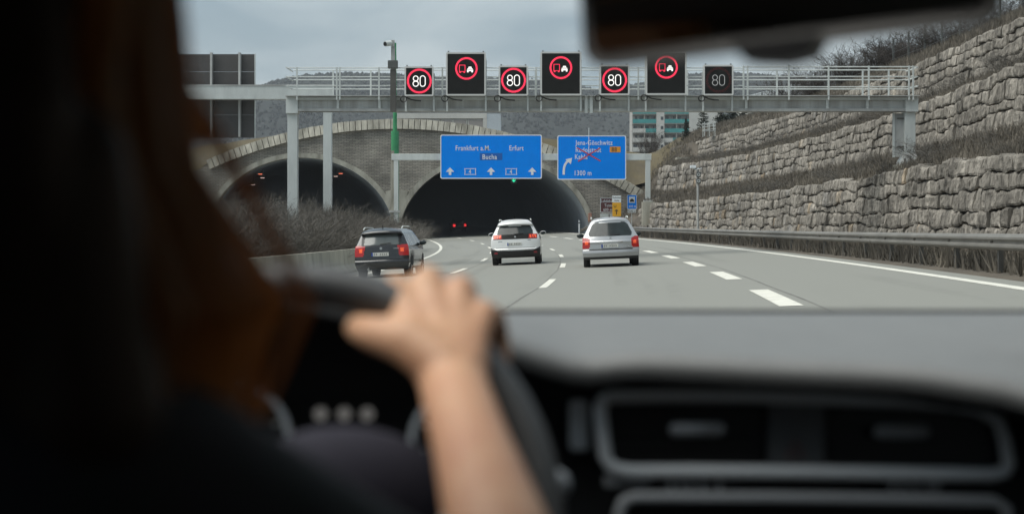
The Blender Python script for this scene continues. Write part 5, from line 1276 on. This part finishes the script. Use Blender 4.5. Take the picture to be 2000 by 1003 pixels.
# black estate
def rear_black(x, z):
    a = abs(x); s_ = 'l' if x < 0 else 'r'
    if rounded_win(x, z, 0.985, 1.285, 0.535, 0.49, 0.03): return 'rear_window'
    if 1.29 < z < 1.355 and a < 0.60: return 'spoiler'
    if 0.65 < z < 0.965 and a > 0.545-0.06*(z-0.65)/0.3:
        return 'lamp#'+s_ if 0.77 < z < 0.87 and 0.58 < a < 0.68 else 'tail_light#'+s_
    if 0.965 <= z < 1.29 and a < 0.60: return 'window_frame'
    if z < 0.30: return 'lower_bumper'
    if z < 0.52: return 'bumper'
    if 0.52 < z < 0.545 and a < 0.66: return 'panel_gap'
    return 'body'
bp_ = car_paint('black_paint', (0.018,0.019,0.021), 0.2)
S3 = dict(zb=0.24, zr=1.455, L=4.24, w=[(0.2,.76),(0.4,.815),(0.8,.82),(0.93,.80),(1.0,.765),(1.3,.635),(1.4,.57),(1.455,.47)],
    yr=[(0.2,.12),(0.35,.02),(0.48,.0),(0.53,.03),(0.9,.07),(0.98,.10),(1.285,.26),(1.30,.14),(1.36,.17),(1.40,.30),(1.455,.5)], bul=0.12,
    top=[(0,1.47),(2.0,1.47),(2.6,1.38),(3.3,1.0),(3.95,0.86),(4.24,0.6)], rear=rear_black, side=side_fn(0.95, 1.34, 0.45, 3.2, (0.95, 1.3, 2.15), (0.80, 3.25), 0.31),
    mats=dict(body=bp_, bumper=bp_, lower_bumper=dark_trim, panel_gap=M['rubber'], spoiler=M['black'], window_frame=M['black'], rear_window=M['glass_pale'], side_window=M['car_glass'], tail_light=M['tail'], wheel_arch=M['rubber'], sill=dark_trim, underbody=M['rubber'], rail=M['galv'], mirror=bp_),
    ax0=0.80, wb=2.46, r=0.31, plate=(0.645,0.755,0.26,-0.03), mir=(2.85,1.0), rail_h=0.07, wiper=0.985, badge=(0,0.875,0.042), script=[(0.38,0.54,0.85,0.03)], exhaust=[(-0.40,0.26)])
build_car('estate_car', 'black estate car with silver roof rails and glowing tail lights, leftmost of the three', 'car', 48.6, -5.33, S3, 0.035)
# car deep in the tunnel
S4 = dict(S3); S4['res'] = (30, 30); S4['ns'] = 20; S4['mats'] = dict(S3['mats']); S4['mats']['body'] = car_paint('dark_grey_paint_car', (0.05,0.05,0.055), 0.3)
M['tail_far'] = mat('tail_light_far', (0.6,0.02,0.02), 0.3, emit=(1.0,0.05,0.06), estr=0.55); S4['mats']['tail_light'] = M['tail_far']; S4['mats']['rail'] = M['black']
build_car('hatchback', 'distant dark car inside the right tunnel tube, only its red tail lights showing', 'car', 200, 0.75, S4)
# ------------------------------------------------------------------ the car we sit in
soft = mat('soft_black_trim', (0.010,0.010,0.011), 0.7, var=0.1, scale=40)
pad = mat('dashboard_pad', (0.165,0.166,0.162), 0.5, var=0.06, scale=25, bump=0.0008, bscale=400, spec=0.6)
satin = mat('satin_silver_trim', (0.66,0.69,0.71), 0.45, 0.15)
dark_silver = mat('dark_silver_trim', (0.30,0.315,0.33), 0.45, 0.1)
lining_m = mat('dark_roof_lining', (0.020,0.019,0.019), 0.95)
clear = bpy.data.materials.new('clear_glass'); clear.use_nodes = True; ct = clear.node_tree; ct.nodes.clear()
co = ct.nodes.new('ShaderNodeOutputMaterial'); cb_ = ct.nodes.new('ShaderNodeBsdfTransparent'); cb_.inputs[0].default_value = (0.97,0.98,0.975,1); ct.links.new(cb_.outputs[0], co.inputs['Surface'])
car = thing('car_interior', (0.05, 1.0, 0.0), 'dark interior of the car we ride in, grey dashboard, vents, wheel and mirror', 'car')
# dashboard
lip_x = [-0.75,-0.45,-0.27,-0.20,-0.12,-0.06,-0.01,0.03,0.065,0.11,0.22,0.34,0.42,0.50,0.75]
lip_z = [1.06,1.11,1.127,1.124,1.106,1.090,1.074,1.061,1.047,1.042,1.037,1.033,1.022,0.99,0.95]
lip_d = [1.42,1.37,1.345,1.345,1.355,1.37,1.385,1.395,1.40,1.40,1.39,1.375,1.36,1.34,1.30]
Xd = np.linspace(-0.75, 0.75, 76); V = []; Vf = []
for X in Xd:
    z, d = float(np.interp(X, lip_x, lip_z))+0.016*sstep(0.03, 0.12, X), float(np.interp(X, lip_x, lip_d))
    hump = max(0, z-1.05)
    top = [(2.12, 1.045), (2.02, 1.068), (1.85, 1.070+0.25*hump), (1.65, 1.066+0.55*hump), (1.5, 1.058+0.85*hump), (d+0.035, z+0.008), (d+0.008, z+0.004), (d, z-0.006), (d+0.006, z-0.016)]
    V += [(X, q[0], q[1]) for q in top]
    rec = 0.10 if X < 0.03 else 0.05
    Vf += [(X, d+0.008, z-0.014), (X, d+rec, z-0.022), (X, 1.475, min(z-0.03, 1.0)), (X, 1.47, 0.90), (X, 1.44, 0.80), (X, 1.46, 0.55), (X, 1.6, 0.35)]
dash = mk('dashboard', V, grid_faces(len(Xd), 9), pad, car, True)
mk('front_face', Vf, grid_faces(len(Xd), 7), soft, dash, True)
# vents
DV = 1.442
def pv(px, py, d=DV): return P(px, py, d)
ring_px = [(1190,773),(1300,771),(1450,772),(1600,776),(1750,781),(1860,788),(1915,798),(1950,820),(1963,860),(1970,905),(1962,920),(1935,926),(1850,925),(1700,923),(1500,921),(1350,920),(1230,920),(1196,912),(1182,890),(1176,840),(1172,800),(1178,780)]
mb = MB(); mb.tube([pv(*q) for q in ring_px], 0.0062, 12, closed=True); mb.build('vent_frame', satin, car, True)
def vent(p0, p1, y0, y1, kx, ky, ml):
    b = thing_part('air_vent', car)
    mb = MB(); a, c = pv(p0, y1, DV+0.012), pv(p1, y0, DV+0.012); mb.box((a.x, a.y, a.z), (c.x, c.y+0.004, c.z)); v = mb.build('air_vent', M['black'], car)
    for k in range(5):
        y = y0+(y1-y0)*(k+0.5)/5; q0, q1 = pv(p0+4, y, DV+0.002), pv(p1-4, y, DV+0.002)
        mb = MB(); mb.box((q0.x, q0.y-0.004, q0.z-0.0012), (q1.x, q0.y+0.008, q0.z+0.0012)); mb.build('slat', soft, v)
    q0, q1 = pv(kx-42, ky, DV-0.004), pv(kx+42, ky, DV-0.004); mb = MB(); mb.tube([q0, q0.lerp(q1, 0.5), q1], 0.0058, 12); mb.sphere(q0, 0.0058); mb.sphere(q1, 0.0058); mb.build('knob', dark_silver, v, True)
    return v
def thing_part(n, p): return p
vent(1192, 1500, 786, 905, 1362, 838, 0); vent(1614, 1952, 796, 910, 1761, 842, 0)
a, c = pv(1501, 912, DV-0.001), pv(1611, 778, DV-0.001); mb = MB(); mb.box((a.x, a.y, a.z), (c.x, a.y+0.02, c.z), 0.002); cb2 = mb.build('switch_block', mat('switch_block_plastic', (0.07,0.075,0.08), 0.45), car)
tri = [pv(1553, 862, DV-0.003), pv(1538, 890, DV-0.003), pv(1568, 890, DV-0.003)]; mb = MB(); mb.tube(tri, 0.0009, 6, closed=True); mb.build('hazard_symbol', mat('hazard_red', (0.22,0.03,0.03), 0.5), cb2)
a, c = pv(1113, 880, DV+0.012), pv(1150, 780, DV+0.012); mb = MB(); mb.box((a.x, a.y, a.z), (c.x, a.y+0.02, c.z), 0.004); mb.build('trim_strip', satin, car)
for p in (1306, 1326, 1346, 1370, 1402, 1740, 1762, 1786, 1812, 1828):
    a, c = pv(p, 956, DV), pv(p+9, 938, DV); mb = MB(); mb.box((a.x, a.y, a.z), (c.x, a.y+0.01, c.z), 0.001); mb.build('button', dark_silver, car)
a, c = pv(1180, 950, DV+0.004), pv(1270, 930, DV+0.004); mb = MB(); mb.box((a.x, a.y, a.z), (c.x, a.y+0.01, c.z), 0.002); mb.build('trim_strip', dark_silver, car)
mb = MB(); mb.tube([pv(1212, 1100), pv(1210, 1000), pv(1218, 978), pv(1240, 970), pv(1500, 971), pv(1800, 975), pv(1940, 978), pv(1964, 990), pv(1970, 1100)], 0.0055, 10); mb.build('screen_frame', dark_silver, car, True)
a, c = pv(1215, 1200, DV+0.008), pv(1965, 975, DV+0.008); mb = MB(); mb.box((a.x, a.y, a.z), (c.x, a.y+0.01, c.z)); mb.build('screen', M['panel_black'], car)
a = pv(1085, 945, 1.25); mb = MB(); mb.tube([pv(900, 960, 1.3), pv(1060, 945, 1.25), a], [0.006, 0.009, 0.011], 10); mb.sphere(a, 0.012); mb.build('wiper_lever', dark_silver, car, True)
# instruments
for (px, py, r) in ((462, 858, 103), (905, 862, 100)):
    c_ = P(px, py, 1.41); rr_ = r*1.41/FP
    mb = MB(); mb.tube([(c_.x+rr_*math.cos(q), c_.y+0.004*math.sin(q), c_.z+rr_*math.sin(q)) for q in np.linspace(0, 2*math.pi, 41)[:-1]], 0.0032, 8, closed=True); gz_ = mb.build('gauge', satin, car, True)
    mb = MB(); mb.cyl((c_.x, c_.y+0.006, c_.z), (c_.x, c_.y+0.012, c_.z), rr_, 32); mb.build('dial', M['panel_black'], gz_)
    mb = MB(); mb.tube([(c_.x, c_.y-0.002, c_.z), (c_.x-0.025, c_.y-0.002, c_.z+0.022)], 0.001, 6); mb.build('needle', mat('needle_red', (0.6,0.03,0.02), 0.5) if px < 500 else bpy.data.materials['needle_red'], gz_)
    for k in range(9):
        a = R(225-270*k/8); mb = MB(); mb.obox((c_.x+rr_*0.82*math.cos(a), c_.y+0.003, c_.z+rr_*0.82*math.sin(a)), (0.0035*math.cos(a), 0, 0.0035*math.sin(a)), (0, 0.001, 0), (-0.001*math.sin(a), 0, 0.001*math.cos(a))); mb.build('mark', M['plate'], gz_)
glow = mat('indicator_glow', (0.3,0.28,0.26), 0.5, emit=(1.0,0.95,0.9), estr=0.028)
for px in (626, 672, 717):
    c_ = P(px, 808, 1.40); mb = MB(); mb.cyl((c_.x, c_.y, c_.z), (c_.x, c_.y+0.003, c_.z), 0.0055, 14); mb.build('indicator_lamp', glow, car)
# wheel
wc = P(552, 1022, 1.12); tilt = R(25); wr = 0.178
def wp_(a, r=wr, up=0.0): return wc+Vector((r*math.sin(a), r*math.cos(a)*math.sin(tilt)-up*math.cos(tilt), r*math.cos(a)*math.cos(tilt)+up*math.sin(tilt)))
mb = MB(); mb.tube([wp_(a) for a in np.linspace(0, 2*math.pi, 73)[:-1]], 0.0150, 12, closed=True); sw = mb.build('steering_wheel', mat('wheel_leather', (0.06,0.062,0.064), 0.42, bump=0.0005, bscale=300, var=0.05), car, True)
navy = mat('hub_plastic', (0.013,0.012,0.024), 0.85)
mb = MB(); mb.sphere(wc+Vector((0.04, 0.01, 0.004)), 1, 24, 14, (0.085, 0.035, 0.062)); mb.build('hub', navy, sw, True)
for a in (R(90), R(-90), R(180)):
    mb = MB(); mb.tube([wp_(a, 0.06), wp_(a, 0.12, -0.004), wp_(a, wr)], [0.022, 0.014, 0.012], 10); mb.build('spoke', satin if a != R(180) else navy, sw, True)
mb = MB(); mb.tube([wc+Vector((0, 0.02, 0.0)), wc+Vector((0, 0.33, -0.10))], 0.04, 14); mb.build('steering_column', soft, car, True)
# mirror
mroot = P(1520, -25, 1.0); yaw = R(25); roll = R(3.6)
def mrot(v): 
    v = Matrix.Rotation(roll, 3, 'Y').to_4x4().to_3x3() @ Vector(v) if False else Vector((v[0]*math.cos(roll)-v[2]*math.sin(roll), v[1], v[0]*math.sin(roll)+v[2]*math.cos(roll)))
    v = Matrix.Rotation(-yaw, 3, 'Z') @ v
    return mroot+v
def rbox(w, h, r, n=6): return rrect(-w, w, -h, h, r, n)
def msolid(outl, ys, scs):
    V = []; n = len(outl)
    for y, s_ in zip(ys, scs): V += [mrot((a*s_, y, b*s_)) for a, b in outl]
    Fc = [(k*n+i, k*n+(i+1) % n, (k+1)*n+(i+1) % n, (k+1)*n+i) for k in range(len(ys)-1) for i in range(n)]+[tuple(range(n)), tuple(range((len(ys)-1)*n, len(ys)*n))[::-1]]
    return V, Fc
O = rbox(0.131, 0.036, 0.012)
mb = MB(); mb.add(*msolid(O, (-0.004, 0.006, 0.022, 0.034), (0.985, 1.0, 0.96, 0.7))); mirror = mb.build('rear_view_mirror', mat('mirror_housing', (0.045,0.042,0.039), 0.5), car, True)
mg = bpy.data.materials.new('mirror_surface'); mg.use_nodes = True; pb_ = mg.node_tree.nodes['Principled BSDF']; pb_.inputs['Metallic'].default_value = 1; pb_.inputs['Roughness'].default_value = 0.05; pb_.inputs['Base Color'].default_value = (0.5,0.5,0.5,1)
mb = MB(); mb.add([mrot((a, -0.0055, b)) for a, b in rbox(0.122, 0.0285, 0.009)], [tuple(range(24))]); mb.build('mirror_glass', mg, mirror)
mb = MB(); V = []; 
mb.add(*([mrot((a, y, b-0.036)) for y in (-0.006, 0.02) for a, b in ((-0.030,0.004),(-0.022,-0.008),(0.0,-0.0115),(0.018,-0.009),(0.026,0.004))], [(0,1,2,3,4), (9,8,7,6,5)]+[(i, (i+1) % 5, 5+(i+1) % 5, 5+i) for i in range(5)])); mb.build('dimming_lever', M['black'], mirror)
mb = MB(); mb.tube([mrot((0.0, 0.03, 0.01)), mrot((0.0, 0.06, 0.05)), mrot((0, 0.10, 0.075))], 0.012, 10); mb.build('mirror_arm', M['black'], mirror, True)
dark_silver_edge = mat('windscreen_edge_band', (0.05,0.05,0.052), 0.6)
mb = MB(); mb.box((-0.66, 2.045, 1.05), (0.66, 2.055, 1.071)); mb.build('windscreen_edge', dark_silver_edge, car)
# screens, roof, pillars, doors, seats, floor
V = []; Xw = np.linspace(-0.68, 0.68, 9); Tw = np.linspace(0, 1, 6)
for X in Xw:
    for t_ in Tw: V.append((X*(1-0.10*t_), 2.10-1.17*t_-0.10*(X/0.68)**2, 1.05+0.28*t_+0.012*math.sin(math.pi*t_)))
mk('windscreen', V, grid_faces(9, 6), clear, car, True)
V = []; Yr_ = np.linspace(0.94, -1.15, 8)
for X in np.linspace(-0.64, 0.64, 9):
    for Y in Yr_: V.append((X, Y-0.09*(X/0.64)**2, 1.335+0.05*math.sin(max(0, min(1, (0.94-Y)/2.1))*math.pi)-0.05*(X/0.64)**4))
V2 = [(v[0], v[1], v[2]+0.03) for v in V]; n = len(V); f0 = grid_faces(9, 8)
mk('roof_lining', V+V2, f0+[tuple(i+n for i in f[::-1]) for f in f0], lining_m, car, True)
for sx in (-1, 1):
    mb = MB(); mb.tube([(sx*0.70, 2.02, 1.0), (sx*0.66, 1.45, 1.18), (sx*0.62, 0.86, 1.31)], 0.030, 8); mb.build('pillar', lining_m, car, True)
    mb = MB(); mb.tube([(sx*0.62, 0.86, 1.31), (sx*0.63, 0.0, 1.335), (sx*0.62, -1.1, 1.31)], 0.045, 8); mb.build('roof_rail', lining_m, car, True)
    mb = MB(); mb.tube([(sx*0.72, -0.02, 0.95), (sx*0.63, 0.0, 1.33)], 0.06, 8); mb.build('pillar', lining_m, car, True)
    mb = MB(); mb.box((sx*0.76-0.05, -1.2, 0.25), (sx*0.76+0.05, 1.7, 0.97), 0.02); dr = mb.build('door', soft, car)
    mb = MB(); mb.add([(sx*0.74, 1.75, 0.97), (sx*0.745, 0.02, 0.97), (sx*0.64, 0.02, 1.31), (sx*0.63, 0.86, 1.30)], [(0,1,2,3)]); mb.build('side_window', clear, dr)
    mb = MB(); mb.add([(sx*0.76, -0.03, 0.96), (sx*0.76, -1.2, 0.96), (sx*0.63, -1.15, 1.33), (sx*0.63, -0.02, 1.33)], [(0,1,2,3)]); mb.build('side_window', clear, dr)
mb = MB(); mb.box((-0.8, -1.25, 0.2), (0.8, -1.15, 1.36)); mb.build('rear_light_block', lining_m, car)  # unseen windowless panel, added to keep the cabin dark
mb = MB(); mb.box((-0.8, -1.2, 0.2), (0.8, 2.0, 0.25)); mb.build('floor', lining_m, car)
mb = MB(); mb.box((-0.8, 1.95, 0.25), (0.8, 2.15, 1.0)); mb.build('bulkhead', lining_m, car)
for (cx, nm) in ((-0.37, 'front_seat'), (0.40, 'front_seat')):
    mb = MB(); mb.box((cx-0.25, 0.45, 0.42), (cx+0.25, 0.98, 0.56), 0.05); st_ = mb.build(nm, soft, car, True)
    mb = MB(); mb.box((cx-0.235, 0.34, 0.5), (cx+0.235, 0.47, 0.99), 0.055); mb.build('backrest', soft, st_, True)
    if cx < 0:
        mb = MB(); mb.box((cx-0.12, 0.44, 1.10), (cx+0.12, 0.53, 1.27), 0.035); hr = mb.build('headrest', soft, st_, True)
        for dx in (-0.05, 0.05):
            mb = MB(); mb.cyl((cx+dx, 0.46, 0.97), (cx+dx, 0.48, 1.12), 0.006, 8); mb.build('headrest_bar', M['black'], st_)
# ------------------------------------------------------------------ the driver
skin = mat('skin', (0.60,0.35,0.205), 0.5, var=0.10, scale=14, col2=(0.50,0.245,0.145), bump=0.0012, bscale=70); skin.node_tree.nodes['Principled BSDF'].inputs['Subsurface Weight'].default_value = 0.12
skin.node_tree.nodes['Principled BSDF'].inputs['Subsurface Radius'].default_value = (0.02,0.008,0.004)
person = thing('person', (-0.33, 0.60, 0.50), 'driver with long brown hair and dark jacket, bare forearm, hand on top of the wheel', 'person')
place_blob('body', ME_BODY, skin, person)
place_blob('jacket', ME_JACKET, mat('dark_jacket', (0.024,0.025,0.045), 0.85, var=0.3, scale=9, col2=(0.014,0.030,0.028)), person)
place_blob('trousers', ME_TROUSERS, mat('dark_trousers', (0.02,0.022,0.035), 0.9), person)
hm = bpy.data.materials.new('backlit_brown_hair'); hm.use_nodes = True; ht = hm.node_tree; hb = ht.nodes['Principled BSDF']
hb.inputs['Base Color'].default_value = (0.30,0.15,0.058,1); hb.inputs['Roughness'].default_value = 0.55
tr = ht.nodes.new('ShaderNodeBsdfTranslucent'); tr.inputs[0].default_value = (0.8,0.45,0.20,1); mxs = ht.nodes.new('ShaderNodeMixShader'); mxs.inputs[0].default_value = 0.5
ht.links.new(hb.outputs[0], mxs.inputs[1]); ht.links.new(tr.outputs[0], mxs.inputs[2]); ht.links.new(mxs.outputs[0], ht.nodes['Material Output'].inputs['Surface'])
place_blob('hair', ME_HAIR, mat('shaded_brown_hair', (0.022,0.011,0.006), 0.6, var=0.4, scale=60, stretch=(1,1,0.06)), person)  # same brown hair, its unlit side painted near-black
place_blob('hair_lock', ME_LOCKS, hm, person)  # backlight put into the brighter brown of these locks
# ------------------------------------------------------------------ thin winter haze over the valley
hz = bpy.data.materials.new('haze'); hz.use_nodes = True; zt = hz.node_tree; zt.nodes.clear(); zo = zt.nodes.new('ShaderNodeOutputMaterial'); zv = zt.nodes.new('ShaderNodeVolumePrincipled')
zv.inputs['Color'].default_value = (0.80,0.86,0.92,1); zv.inputs['Density'].default_value = 0.00015; zt.links.new(zv.outputs[0], zo.inputs['Volume'])
mb = MB(); mb.box((-1450, -45, -2.7), (1450, 2550, 290)); tag(mb.build('haze', hz), kind='stuff')

sm = bpy.data.materials.new('tunnel_haze'); sm.use_nodes = True; st2 = sm.node_tree; st2.nodes.clear(); so = st2.nodes.new('ShaderNodeOutputMaterial'); sv = st2.nodes.new('ShaderNodeVolumePrincipled')
sv.inputs['Color'].default_value = (0.72,0.84,0.95,1); sv.inputs['Density'].default_value = 0.016; st2.links.new(sv.outputs[0], so.inputs['Volume'])
mb = MB(); mb.box((-33, 169.5, -2.2), (7.4, 262, 9.3)); tag(mb.build('tunnel_haze', sm), kind='stuff')
